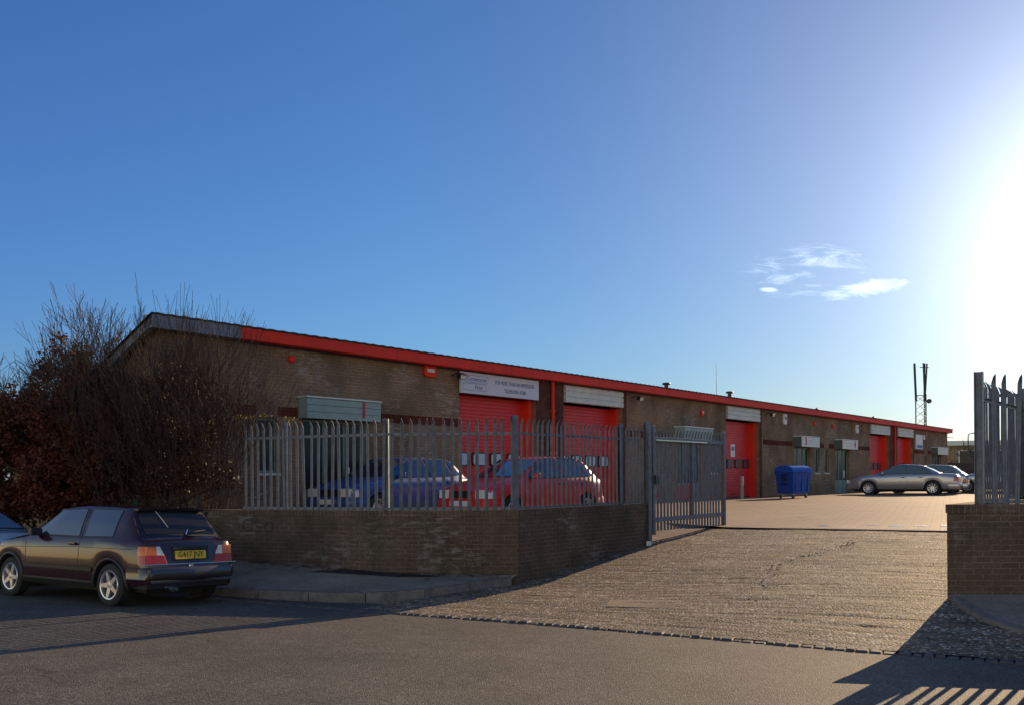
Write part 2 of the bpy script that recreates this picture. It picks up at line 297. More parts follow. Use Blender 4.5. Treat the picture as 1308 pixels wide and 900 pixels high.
# ------------------------------------------------------------------ helpers
class MB:
    def __init__(s, M=None): s.v = []; s.f = []; s.M = M or Matrix.Identity(4)
    def add(s, vs, fs, M=None):
        T = s.M @ M if M is not None else s.M
        n = len(s.v); s.v += [tuple(T @ Vector(p)) for p in vs]; s.f += [tuple(i+n for i in f) for f in fs]; return s
    def box(s, x0, x1, y0, y1, z0, z1, M=None):
        vs = [(x, y, z) for z in (z0, z1) for x, y in ((x0, y0), (x1, y0), (x1, y1), (x0, y1))]
        return s.add(vs, [(3, 2, 1, 0), (4, 5, 6, 7), (0, 1, 5, 4), (1, 2, 6, 5), (2, 3, 7, 6), (3, 0, 4, 7)], M)
    def quad(s, a, b, c, d): return s.add([a, b, c, d], [(0, 1, 2, 3)])
    def tube(s, pts, rad, n=8, caps=True):
        pts = [Vector(p) for p in pts]; k = len(pts)
        rad = rad if isinstance(rad, (list, tuple)) else [rad]*k
        vs = []; fs = []
        d0 = (pts[1]-pts[0]).normalized(); up = Vector((0, 0, 1)) if abs(d0.z) < .9 else Vector((1, 0, 0))
        A = d0.cross(up).normalized()
        for i in range(k):
            d = (pts[min(i+1, k-1)]-pts[max(i-1, 0)])
            d = d.normalized() if d.length > 1e-9 else d0
            A = (A - d*A.dot(d))
            A = A.normalized() if A.length > 1e-6 else d.cross(up).normalized()
            Bv = d.cross(A)
            for j in range(n):
                a = 2*math.pi*j/n; vs.append(pts[i]+(A*math.cos(a)+Bv*math.sin(a))*rad[i])
        for i in range(k-1):
            for j in range(n): fs.append((i*n+j, i*n+(j+1) % n, (i+1)*n+(j+1) % n, (i+1)*n+j))
        if caps: fs += [tuple(reversed(range(n))), tuple((k-1)*n+j for j in range(n))]
        return s.add(vs, fs)
    def lathe(s, prof, n=28, M=None, closed=False):   # prof (r, h) revolved around local Y
        vs = []; fs = []; k = len(prof)
        for j in range(n):
            a = 2*math.pi*j/n
            for r, h in prof: vs.append((r*math.cos(a), h, r*math.sin(a)))
        for j in range(n):
            for i in range(k if closed else k-1):
                i2 = (i+1) % k; j2 = (j+1) % n
                fs.append((j*k+i, j*k+i2, j2*k+i2, j2*k+i))
        return s.add(vs, fs, M)
    def prism(s, outline, d0, d1, M=None, axis='y'):
        n = len(outline)
        mk = {'y': lambda a, b, d: (a, d, b), 'x': lambda a, b, d: (d, a, b), 'z': lambda a, b, d: (a, b, d)}[axis]
        vs = [mk(a, b, d0) for a, b in outline]+[mk(a, b, d1) for a, b in outline]
        return s.add(vs, [tuple(range(n)), tuple(range(2*n-1, n-1, -1))]+[(i, n+i, n+(i+1) % n, (i+1) % n) for i in range(n)], M)
    def build(s, name, m, parent=None, smooth=False, bevel=0, recalc=True, loc=None):
        me = bpy.data.meshes.new(name)
        off = Vector((0, 0, 0))
        if loc is not None: off = Vector(loc)
        me.from_pydata([tuple(Vector(v)-off) for v in s.v], [], s.f); me.update()
        if recalc:
            bm = bmesh.new(); bm.from_mesh(me); bmesh.ops.recalc_face_normals(bm, faces=bm.faces); bm.to_mesh(me); bm.free()
        uvl = me.uv_layers.new(name='UVMap'); nv = me.vertices; data = uvl.data
        for p in me.polygons:
            nn = p.normal
            if abs(nn.z) > .8 or (abs(nn.x)+abs(nn.y)) < 1e-6:
                for li in p.loop_indices:
                    c = nv[me.loops[li].vertex_index].co+off; data[li].uv = (c.x, c.y)
            else:
                tx, ty = -nn.y, nn.x; l = math.hypot(tx, ty); tx /= l; ty /= l
                for li in p.loop_indices:
                    c = nv[me.loops[li].vertex_index].co+off; data[li].uv = (c.x*tx+c.y*ty, c.z)
        if smooth:
            for p in me.polygons: p.use_smooth = True
            if smooth != 'all':
                try: me.set_sharp_from_angle(angle=R(40))
                except Exception: pass
        me.materials.append(m)
        o = bpy.data.objects.new(name, me); COL.objects.link(o); o.location = off
        if bevel:
            md = o.modifiers.new('b', 'BEVEL'); md.width = bevel; md.segments = 2; md.limit_method = 'ANGLE'; md.angle_limit = R(35)
        if parent is not None: o.parent = parent
        return o
def tag(o, label=None, cat=None, group=None, kind=None):
    if label: o['label'] = label
    if cat: o['category'] = cat
    if group: o['group'] = group
    if kind: o['kind'] = kind
    return o
def thing(name, label, cat, loc=(0, 0, 0), M=None, group=None):
    o = bpy.data.objects.new(name, None); COL.objects.link(o); o.empty_display_size = .3
    if M is not None: o.matrix_world = M
    else: o.location = loc
    return tag(o, label, cat, group)
def copy_tree(o, parent=None):
    c = o.copy(); COL.objects.link(c)
    if parent: c.parent = parent; c.matrix_parent_inverse = o.matrix_parent_inverse
    for ch in list(o.children): copy_tree(ch, c)
    return c
def text_mesh(name, body, size, m, M, parent=None, ext=.004, sx=1.0):
    cu = bpy.data.curves.new('t', 'FONT'); cu.body = body; cu.size = size; cu.extrude = ext; cu.align_x = 'CENTER'; cu.align_y = 'CENTER'; cu.resolution_u = 3; cu.offset = size*.02 if len(body) < 3 else 0
    t = bpy.data.objects.new('t', cu); COL.objects.link(t)
    dg = bpy.context.evaluated_depsgraph_get(); dg.update()
    me = bpy.data.meshes.new_from_object(t.evaluated_get(dg)); bpy.data.objects.remove(t)
    me.materials.clear(); me.materials.append(m)
    me.transform(M @ Matrix.Diagonal((sx, 1, 1, 1)))
    o = bpy.data.objects.new(name, me); COL.objects.link(o)
    if parent is not None: o.parent = parent
    return o
def lerp(a, b, t): return a+(b-a)*t
def interp(pts, x):
    if x <= pts[0][0]: return pts[0][1]
    for (x0, y0), (x1, y1) in zip(pts, pts[1:]):
        if x <= x1: return lerp(y0, y1, (x-x0)/(x1-x0))
    return pts[-1][1]
def sstep(t): t = max(0, min(1, t)); return t*t*(3-2*t)

# frames of reference: road (a along, v across), facade (t along, y inwards)
rx, ry = .866, -.5; nx, ny = .5, .866
def AV(a, v): return (a*rx+v*nx, a*ry+v*ny)
def avof(x, y): return x*rx+y*ry, x*nx+y*ny
U = Vector((.619, .785, 0)).normalized(); MO = Vector((U.y, -U.x, 0))
O = Vector((-5.92, 19.97, 0))
FM = Matrix.Translation(O) @ Matrix(((U.x, -MO.x, 0, 0), (U.y, -MO.y, 0, 0), (0, 0, 1, 0), (0, 0, 0, 1)))
def Dof(x, y): return (Vector((x, y, 0))-O).dot(MO)
L0 = Vector((4.9, 21.6, 0)); LE = Vector((4.2, -2.0, 0)).normalized(); LN = Vector((-LE.y, LE.x, 0))
def road_z(v): return .042*(10.5-max(v, 3.5)) - .03*max(0, 3.5-v)
def ramp_z(x, y):
    a, v = avof(x, y)
    l = interp([(10.4, .012), (13.9, .06), (18.2, .47), (21.2, .67), (24, .68)], v)
    r = interp([(10.4, .012), (13.2, .29), (17, .52), (21.2, .67), (24, .68)], v)
    s = sstep((a+7.9)/6.5)
    return lerp(l, r, s)+.012*noise.noise(Vector((x*.9, y*.9, 0)))
def yard_z(x, y):
    w = (Vector((x, y, 0))-L0).dot(LN); D = Dof(x, y)
    f = max(sstep(w/15), sstep((8-D)/5))
    return .70+.27*f

# ------------------------------------------------------------------ ground
def grid(fn, us, vs, keep=None):
    mb = MB(); n = len(vs)
    for u in us:
        for v in vs: mb.v.append(fn(u, v))
    for i in range(len(us)-1):
        for j in range(n-1):
            q = (i*n+j, (i+1)*n+j, (i+1)*n+j+1, i*n+j+1)
            if keep:
                c = sum((Vector(mb.v[k]) for k in q), Vector())/4
                if not keep(c): continue
            mb.f.append(q)
    return mb
def arange(a, b, s):
    n = max(1, round((b-a)/s)); return [a+(b-a)*i/n for i in range(n+1)]
def gz(x, y):
    a, v = avof(x, y); return lerp(-.45, .60, sstep((v-13)/9)) - (0 if v > 22 else 0)
coords = [-900, -400, -200, -100, -60, -40, -30]+arange(-26, 60, 2.)+[70, 90, 120, 200, 400, 900]
g = grid(lambda x, y: (x, y, gz(x, y)), coords, coords).build('ground', EARTH, smooth='all', recalc=False); tag(g, kind='structure')
g = grid(lambda a, v: (*AV(a, v), road_z(v)), arange(-90, 60, 3), [-3.5, 0, 2, 3.5, 5, 7, 9, 10.5, 11.4]).build('road', ASPH, smooth='all', recalc=False); tag(g, kind='structure')
def relief(a, v):
    n = noise.noise
    d = .012*n(Vector((a*.7, v*7.5, 1.)))+.007*n(Vector((a*2.2, v*17, 5.)))+.006*n(Vector((a*9, v*11, 9.)))
    x, y = AV(a, v); t = ((x-2.4)*4.2+(y-12.2)*6.4)/(4.2**2+6.4**2)
    if 0 < t < 1:
        cx, cy = 2.4+4.2*t, 12.2+6.4*t; off = (x-cx)*.83-(y-cy)*.55-.25*math.sin(t*9)-.08*n(Vector((t*30, 0, 3)))
        d -= .016*math.exp(-(off/.07)**2)*max(0, .6+n(Vector((t*14, 2, 2)))*1.2)
    return d*min(1, (v-10.5)/.4)
g = grid(lambda a, v: (*AV(a, v), ramp_z(*AV(a, v))+relief(a, v)), arange(-13, 3, .09), arange(10.52, 22.2, .045), keep=lambda c: Dof(c.x, c.y) > 7.0 and (avof(c.x, c.y)[0] < 3.0)).build('driveway', DRIVE, smooth='all', recalc=False); tag(g, kind='structure')
yd = grid(lambda s, w: (*(L0+LE*s+LN*w)[:2], yard_z(*(L0+LE*s+LN*w)[:2])), arange(-9, 60, 1.5), arange(0, 20, 1.0)+arange(22, 100, 3)).build('yard', PAVER, smooth='all', recalc=False); tag(yd, kind='structure')
ft = lambda t, d: O+U*t+MO*d
def apron_z(t, d):
    x, y = ft(t, d)[:2]; z = yard_z(x, y)-.006
    if t > 4.95: z = min(z, ramp_z(x, y)+max(0, 6.6-d)*.22+.02)
    return z
yd2 = grid(lambda t, d: (*ft(t, d)[:2], apron_z(t, d)), arange(-3, 24, .25), arange(-.5, 7.0, .25)+[7.12], keep=lambda c: c.y > interp([(-6.95, 18.35), (-4.96, 17.43), (-3.41, 16.68), (-2.13, 16.13), (.09, 16.11)], c.x) and c.x > -7.2).build('yard_apron', PAVER, smooth='all', recalc=False); tag(yd2, kind='structure')

# kerb curves and pavements
def smooth_poly(pts, per=6):
    out = []; P = [Vector((*p, 0)) for p in pts]; P = [P[0]*2-P[1]]+P+[P[-1]*2-P[-2]]
    for i in range(1, len(P)-2):
        for k in range(per):
            t = k/per
            out.append(.5*((2*P[i])+(P[i+1]-P[i-1])*t+(2*P[i-1]-5*P[i]+4*P[i+1]-P[i+2])*t*t+(-P[i-1]+3*P[i]-3*P[i+1]+P[i+2])*t**3))
    out.append(P[-2]); return [(p.x, p.y) for p in out]
KL = [AV(a, 10.87) for a in (-70, -50, -35, -25, -18, -14)]+smooth_poly([(-4.77, 15.3), (-3.6, 14.72), (-2.3, 14.42), (-1.37, 14.65), (-.75, 15.2), (-.30, 15.72), (-.02, 15.86)])
WALLL = [(-60*.866-2, 30+12), (-6.95, 18.25), (-4.96, 17.3), (-3.41, 16.55), (-2.13, 16.02), (.09, 15.98)]   # foot of wall, road side
WALLL[0] = (WALLL[1][0]-70*.866, WALLL[1][1]+70*.5)
wallz = [(-70, .45), (-6.95, .44), (-4.96, .39), (-3.41, .33), (-2.13, .27), (.09, .22)]
def resample(pts, n):
    P = [Vector((*p, 0)) for p in pts]; d = [0]
    for a, b in zip(P, P[1:]): d.append(d[-1]+(b-a).length)
    out = []
    for i in range(n+1):
        s = d[-1]*i/n
        for k in range(len(P)-1):
            if s <= d[k+1]+1e-9: out.append(tuple(P[k].lerp(P[k+1], (s-d[k])/max(1e-9, d[k+1]-d[k])))[:2]); break
    return out
def kerb_top(x, y, a0=-8.6):
    return .125+.05*sstep((avof(x, y)[1]-11)/2)
def pavement(name, kerbpts, wallpts, wz, m, kz=None):
    mb = MB(); rows = 8
    ks = kerbpts; n = len(ks)
    for (kx, ky), (wx, wy) in zip(ks, wallpts):
        z0 = kz(kx, ky); z1 = wz(wx, wy)
        for j in range(rows+1):
            t = j/rows; x = lerp(kx, wx, t); y = lerp(ky, wy, t)
            mb.v.append((x, y, lerp(z0, z1, t)+.006*noise.noise(Vector((x*1.3, y*1.3, 4)))*(t*(1-t)*4)))
    for i in range(n-1):
        for j in range(rows):
            a = i*(rows+1)+j; mb.f.append((a, a+rows+1, a+rows+2, a+1))
    return tag(mb.build(name, m, smooth='all', recalc=False), kind='structure')
def nearest_on(pts, q):
    best = None; q = Vector((*q, 0))
    for a, b in zip(pts, pts[1:]):
        a = Vector((*a, 0)); b = Vector((*b, 0)); t = max(0, min(1, (q-a).dot(b-a)/(b-a).length_squared)); p = a.lerp(b, t)
        d = (p-q).length
        if best is None or d < best[0]: best = (d, (p.x, p.y))
    return best[1]
KL2 = []
for a, b in zip(KL, KL[1:]):
    L_ = math.dist(a, b); k = max(1, int(L_/1.2))
    KL2 += [(lerp(a[0], b[0], i/k), lerp(a[1], b[1], i/k)) for i in range(k)]
KL2.append(KL[-1])
WL2 = [nearest_on(WALLL, p) for p in KL2[:-1]]+[(.09, 16.0)]
WLs = []; 
# spread the wall-side points monotonically so that the strip never folds
idx0 = next(i for i, p in enumerate(WL2) if p[0] > -5)
tail = resample([WL2[idx0], (-3.41, 16.57), (-2.13, 16.04), (.09, 16.0)], len(WL2)-1-idx0)
WL2 = WL2[:idx0]+[(x, y+.03) for x, y in tail]
pavement('pavement', KL2, WL2, lambda x, y: interp(wallz, x), PAVE, kz=kerb_top)
def kerb(name, pts, zt, zb, w=.13, seg=.92, m=KERB, left=True):
    """stones along a path; top z = zt(x,y), bottom zb"""
    d = 0; P = [Vector((*p, 0)) for p in pts]; tot = sum((b-a).length for a, b in zip(P, P[1:]))
    n = max(1, int(tot/seg)); q = resample(pts, n*3); mb = MB(); s = 1 if left else -1
    for i in range(n):
        st = q[i*3:i*3+4]; st = [Vector((*p, 0)) for p in st]
        dirv = (st[-1]-st[0]).normalized(); st[0] = st[0]+dirv*.006; st[-1] = st[-1]-dirv*.006
        jz = rnd.uniform(-.008, .008); vs = []; fs = []; jx = rnd.uniform(-.008, .008)
        for k, p in enumerate(st):
            dd = (st[min(k+1, 3)]-st[max(k-1, 0)]).normalized(); nn = Vector((-dd.y, dd.x, 0))*s
            zt_ = zt(p.x, p.y)+jz; zb_ = zb
            for off, z in ((0, zb_), (0, zt_-.03), (.012, zt_-.008), (.035, zt_), (w, zt_+.001), (w, zb_)):
                r = p+nn*(off+jx-.01); vs.append((r.x, r.y, z))
        for k in range(3):
            for j in range(6): fs.append((k*6+j, (k+1)*6+j, (k+1)*6+(j+1) % 6, k*6+(j+1) % 6))
        fs += [tuple(range(6)), tuple(18+j for j in reversed(range(6)))]
        mb.add(vs, fs)
    return tag(mb.build(name, m, smooth=True), kind='structure')
kerb('kerb', KL, lambda x, y: kerb_top(x, y)+.012, -.15)
KR = smooth_poly([(5.56, 12.0), (5.44, 11.3), (5.42, 10.7), (5.62, 10.1), (6.2, 9.45), (7.2, 8.75), (9.0, 7.65)])+[AV(6, 11.0), AV(12, 10.9), AV(50, 10.87)]
KR = [p for p in KR]
WRD = Vector((1, -.06, 0)).normalized()
WR0 = Vector((5.55, 12.0, 0))
def wr_z(x, y): return .35-.01*max(0, x-5.5)
KR2 = []
for a, b in zip(KR, KR[1:]):
    L_ = math.dist(a, b); k = max(1, int(L_/1.0)); KR2 += [(lerp(a[0], b[0], i/k), lerp(a[1], b[1], i/k)) for i in range(k)]
KR2.append(KR[-1])
WR2 = []
for i, p in enumerate(KR2):
    f = i/(len(KR2)-1); q = nearest_on([(5.62, 12.06), (40, 12.06-.06*34)], (p[0]+.02*i, p[1])); WR2.append(q)
pavement('pavement_beside_gate', KR2, WR2, wr_z, PAVE, kz=lambda x, y: .15+.17*sstep((avof(x, y)[1]-11.2)/1.9))
kerb('kerb_beside_gate', KR, lambda x, y: .162+.17*sstep((avof(x, y)[1]-11.2)/1.9), -.15)

# granite setts along the driveway mouth
mb = MB(); a = -12.2
rs = random.Random(3)
while a < 2.5:
    w = rs.uniform(.09, .15); v0 = 10.42+.05*math.sin(a*.9)+rs.uniform(-.012, .012)+(.03*(a+9) if a < -9 else 0)
    M = Matrix.Translation((*AV(a+w/2, v0+.07), -.035+rs.uniform(-.008, .012))) @ Matrix.Rotation(R(-30+rs.uniform(-4, 4)), 4, 'Z')
    hw = w/2-.003
    mb.add([(-hw, -.07, -.1), (hw, -.07, -.1), (hw, .07, -.1), (-hw, .07, -.1), (-hw, -.07, .04), (hw, -.07, .04), (hw, .07, .04), (-hw, .07, .04), (-hw*.8, -.05, .058), (hw*.8, -.05, .058), (hw*.8, .05, .06), (-hw*.8, .05, .06)],
           [(0, 1, 5, 4), (1, 2, 6, 5), (2, 3, 7, 6), (3, 0, 4, 7), (4, 5, 9, 8), (5, 6, 10, 9), (6, 7, 11, 10), (7, 4, 8, 11), (8, 9, 10, 11)], M)
    a += w
tag(mb.build('sett_strip', SETT, recalc=False), kind='structure')
# broken concrete along the crack in the driveway, loose gravel
mb = MB(); rs = random.Random(5)
def stone(mb, x, y, z, r, rs):
    vs = []; 
    for k in range(6):
        an = k*math.pi/3+rs.uniform(-.3, .3); rr = r*rs.uniform(.7, 1.2); vs.append((rr*math.cos(an), rr*math.sin(an)*.8, -.3*r))
    for k in range(6):
        an = k*math.pi/3+rs.uniform(-.3, .3); rr = r*rs.uniform(.4, .8); vs.append((rr*math.cos(an), rr*math.sin(an)*.8, r*rs.uniform(.15, .5)))
    fs = [(k, (k+1) % 6, 6+(k+1) % 6, 6+k) for k in range(6)]+[tuple(range(6, 12))]
    mb.add(vs, fs, Matrix.Translation((x, y, z)) @ Matrix.Rotation(rs.uniform(0, 6), 4, 'Z'))
p0 = Vector((2.4, 12.2, 0)); p1 = Vector((6.6, 18.6, 0))
for i in range(260):
    t = rs.random()**.8; p = p0.lerp(p1, t); off = rs.gauss(0, .13)*(1.4-t)+.25*math.sin(t*9); q = p+Vector((.83, -.55, 0))*off
    stone(mb, q.x, q.y, ramp_z(q.x, q.y)-.002, rs.uniform(.006, .02), rs)
for i in range(500):
    q = AV(rs.uniform(-9, -1.2), rs.uniform(10.8, 21))
    if Dof(*q) < 7.6: continue
    stone(mb, q[0], q[1], ramp_z(*q)+.002, rs.uniform(.005, .014), rs)
tag(mb.build('loose_stones', DRIVE, recalc=False), 'loose stones and broken concrete scattered along the driveway', None, kind='stuff')
# repair patch, pavement patch
def patch(name, pts, zf, m, lift=.006):
    a, b, c, d = [Vector((*p, 0)) for p in pts]; n = 8; g_ = MB()
    for i in range(n+1):
        for j in range(n+1):
            p = a.lerp(b, i/n).lerp(d.lerp(c, i/n), j/n); g_.v.append((p.x, p.y, zf(p.x, p.y)+lift))
    for i in range(n):
        for j in range(n): g_.f.append((i*(n+1)+j, (i+1)*(n+1)+j, (i+1)*(n+1)+j+1, i*(n+1)+j+1))
    return tag(g_.build(name, m, smooth='all', recalc=False), kind='structure')
patch('driveway_repair', [(1.28, 13.0), (2.16, 12.55), (2.36, 13.15), (1.42, 13.65)], ramp_z, asphalt('driveway_patch', (.26, .19, .115), (.34, .26, .17), .8, .3), .005)
def pave_z(x, y):
    k = nearest_on(KL, (x, y)); w = nearest_on(WALLL, (x, y)); dk = math.dist(k, (x, y)); dw = math.dist(w, (x, y))
    return lerp(kerb_top(*k), interp(wallz, w[0]), dk/(dk+dw))
patch('pavement_repair', [(-3.5, 16.15), (-1.9, 15.62), (-1.2, 15.72), (-2.9, 16.3)], pave_z, PATCH, .012)
# wet blocks catching the light in the yard
mb = MB()
rs = random.Random(9)
for row in range(2):
    for i in range(13):
        s_ = 2.0+i*.52; w0 = .9+i*.16+row*.0
        if row: continue
        c = L0+LE*s_+LN*w0
        for q in range(3):
            c2 = c+LN*(q*.23)+LE*rs.uniform(-.02, .02); z = yard_z(c2.x, c2.y)+.005
            if rs.random() < .12+(.5 if i < 3 else 0): continue
            hw = rs.uniform(.12, .17)
            pts = [c2-LE*hw-LN*.09, c2+LE*hw-LN*.09, c2+LE*hw+LN*.09, c2-LE*hw+LN*.09]
            mb.add([(p.x, p.y, yard_z(p.x, p.y)+.006) for p in pts], [(0, 1, 2, 3)])
for k in range(26):
    s_ = 1.2+k*.27; w0 = .12+.0018*k*k
    pts = [L0+LE*s_+LN*w0, L0+LE*(s_+.25)+LN*(w0+.02), L0+LE*(s_+.25)+LN*(w0+.11), L0+LE*s_+LN*(w0+.09)]
    mb.add([(p.x, p.y, yard_z(p.x, p.y)+.006) for p in pts], [(0, 1, 2, 3)])
tag(mb.build('water_on_paving', WET, recalc=False), kind='structure')

# ------------------------------------------------------------------ the building
b = thing('industrial_building', 'long low row of brick industrial units with red fascia and red roller doors', 'building', tuple(O))
TL, TR, ZT, ZB = -1.78, 59.5, 4.92, .5
BINV = Matrix.Translation(-O)
LF = BINV @ FM
doors = [(7.26, 10.75), (12.2, 15.7), (23.8, 27.1), (42.3, 45.9), (47.5, 50.8)]
cans = [(1.75, 4.0), (19.4, 21.75), (31.0, 33.25), (36.6, 38.9), (55.3, 57.9)]
wins = [(.62, 1.15), (22.35, 22.9), (33.75, 34.35), (35.1, 35.7), (53.6, 54.2)]
ops = [(a, c, ZB, 4.80, .5) for a, c in doors]+[(a+.12, c-.12, ZB, 3.28, .16) for a, c in cans]+[(a, c, 2.02, 3.24, .12) for a, c in wins]
def facade_wall():
    mb = MB(LF); ts = sorted({TL, TR}|{o[0] for o in ops}|{o[1] for o in ops}); zs = sorted({ZB, ZT}|{o[2] for o in ops}|{o[3] for o in ops})
    for i in range(len(ts)-1):
        for j in range(len(zs)-1):
            c = ((ts[i]+ts[i+1])/2, (zs[j]+zs[j+1])/2)
            if any(o[0] < c[0] < o[1] and o[2] < c[1] < o[3] for o in ops): continue
            mb.quad((ts[i], 0, zs[j]), (ts[i+1], 0, zs[j]), (ts[i+1], 0, zs[j+1]), (ts[i], 0, zs[j+1]))
    for a, c, z0, z1, d in ops:
        mb.quad((a, 0, z0), (a, 0, z1), (a, d, z1), (a, d, z0)); mb.quad((c, 0, z1), (c, 0, z0), (c, d, z0), (c, d, z1))
        mb.quad((a, 0, z1), (c, 0, z1), (c, d, z1), (a, d, z1))
        if z0 > ZB: mb.quad((a, 0, z0), (a, d, z0), (c, d, z0), (c, 0, z0))
    zbk = 2.35
    for t in (TL, TR):
        mb.quad((t, 0, ZB), (t, 0, ZT), (t, 6.2, zbk), (t, 6.2, ZB))
    mb.quad((TL, 6.2, ZB), (TL, 6.2, zbk), (TR, 6.2, zbk), (TR, 6.2, ZB))
    return mb
facade_wall().build('wall', B_FAC, b, recalc=False)
# brick piers and band
mb = MB(LF)
for a, c in [(10.76, 12.19), (15.72, 15.98), (27.12, 27.38), (45.92, 47.48), (50.82, 51.05)]: MB(LF).box(a, c, -.012, .2, ZB, 4.88).build('brick_pier', B_PIER, b)
mb = MB(LF)
bandseg = [(0, .58), (1.17, 1.72), (4.05, 7.2), (16.0, 19.3), (21.8, 22.3), (22.95, 23.7), (27.5, 30.9), (33.3, 33.7), (34.4, 35.05), (35.75, 36.5), (39, 42.2), (51.1, 53.5), (54.3, 55.2), (58, 59.4)]
for a, c in bandseg: MB(LF).box(a, c, -.006, .1, 3.28, 3.50).build('brick_band', B_RED, b)
# fascia, trim, roof
MB(LF).box(0, TR+.25, -.30, -.05, 4.84, 5.10).build('fascia', RED, b, bevel=.008)
for k in range(1, 13): MB(LF).box(k*4.6-.006, k*4.6+.006, -.303, -.29, 4.842, 5.098).build('fascia_joint', mat('joint_dark', (.16, .015, .01), .7), b)
MB(LF).box(0.001, TR+.2, -.05, .0, 4.80, 4.92).build('soffit', BLACK, b)
MB(LF).box(TL-.25, -.004, -.31, .0, 4.83, 5.10).build('grey_fascia', GREY_T, b, bevel=.008)
mb = MB(LF)   # bargeboard on the gable
mb.prism([(-.31, 4.90), (-.31, 5.10), (6.6, 5.10-6.9*.43), (6.6, 4.90-6.9*.43)], TL-.25, TL-.15, axis='x'); mb.build('bargeboard', GREY_T, b)
mb = MB(LF); n = int((TR-TL+.6)/.15)
for i in range(n+1):
    t = TL-.3+i*.15; z = .014*(i % 2)
    mb.v += [tuple(mb.M @ Vector((t, -.34, 5.115+z))), tuple(mb.M @ Vector((t, 6.6, 5.115+z-6.94*.43)))]
    mb.v += [tuple(mb.M @ Vector((t, -.34, 5.09+z))), tuple(mb.M @ Vector((t, 6.6, 5.09+z-6.94*.43)))]
for i in range(n):
    a = i*4; mb.f += [(a, a+4, a+5, a+1), (a+2, a+3, a+7, a+6), (a, a+2, a+6, a+4), (a+1, a+5, a+7, a+3)]
mb.build('roof', ROOF, b)
# roller doors
def ribbed(mb, t0, t1, y, z0, z1, pitch=.1, dep=.018):
    z = z0; prof = []
    while z < z1-1e-6:
        e = min(z1, z+pitch); prof += [(z, 0), (z+pitch*.12, -dep), (e-pitch*.22, -dep), (e-pitch*.10, 0)]; z += pitch
    prof = [(min(z_, z1), d) for z_, d in prof]+[(z1, 0)]
    vs = []; fs = []
    for z_, d in prof: vs += [(t0, y+d, z_), (t1, y+d, z_)]
    for i in range(len(prof)-1): fs.append((2*i, 2*i+1, 2*i+3, 2*i+2))
    mb.add(vs, fs); return mb
def rrect(cx, cz, w, h, r=.09, n=5):
    o = []
    for qx, qz, a0 in ((1, 1, 0), (-1, 1, 90), (-1, -1, 180), (1, -1, 270)):
        for k in range(n+1):
            an = R(a0+90*k/n); o.append((cx+qx*(w/2-r)+r*math.cos(an), cz+qz*(h/2-r)+r*math.sin(an)))
    return o
for k, (a, c) in enumerate(doors):
    z0 = .93
    d = ribbed(MB(LF), a+.02, c-.16, .44, z0, 4.22, .103).build('roller_door', REDD, b, recalc=False)
    MB(LF).box(c-.17, c-.004, .14, .46, z0, 4.22).build('door_guide', RED, b); MB(LF).box(a+.004, a+.10, .30, .46, z0, 4.22).build('door_guide', RED, b)
    MB(LF).box(a+.02, c-.1, .405, .43, z0-.02, z0+.09).build('door_seal', BLACK, d)
    mid = (a+c)/2-.05
    for q in range(4):
        cx = mid+(q-1.5)*.80
        w = MB(LF).prism(rrect(cx, 2.42, .62, .40, .11), .385, .44).build('window_frame', BLACK, d)
        MB(LF).prism(rrect(cx, 2.42, .54, .32, .09), .376, .384).build('pane', DGLASS if k < 2 else mat('dark_red_pane', (.12, .02, .02), .4), w)
    if k in (2, 3): pass
    MB(LF).box(mid-.2, mid+.2, .39, .43, 1.12, 1.15).build('handle', BLACK, d)
    if k > 0:
        mb = MB(LF); ribbed(mb, a+.02, c-.02, -.05, 4.25, 4.79, .18, .03); mb.box(a+.02, c-.02, -.03, .0, 4.25, 4.79)
        mb.build('louvre_panel', LOUV, b, recalc=False)
    else: MB(LF).box(a+.02, c-.02, .02, .4, 4.23, 4.79).build('lintel', BLACK, b)
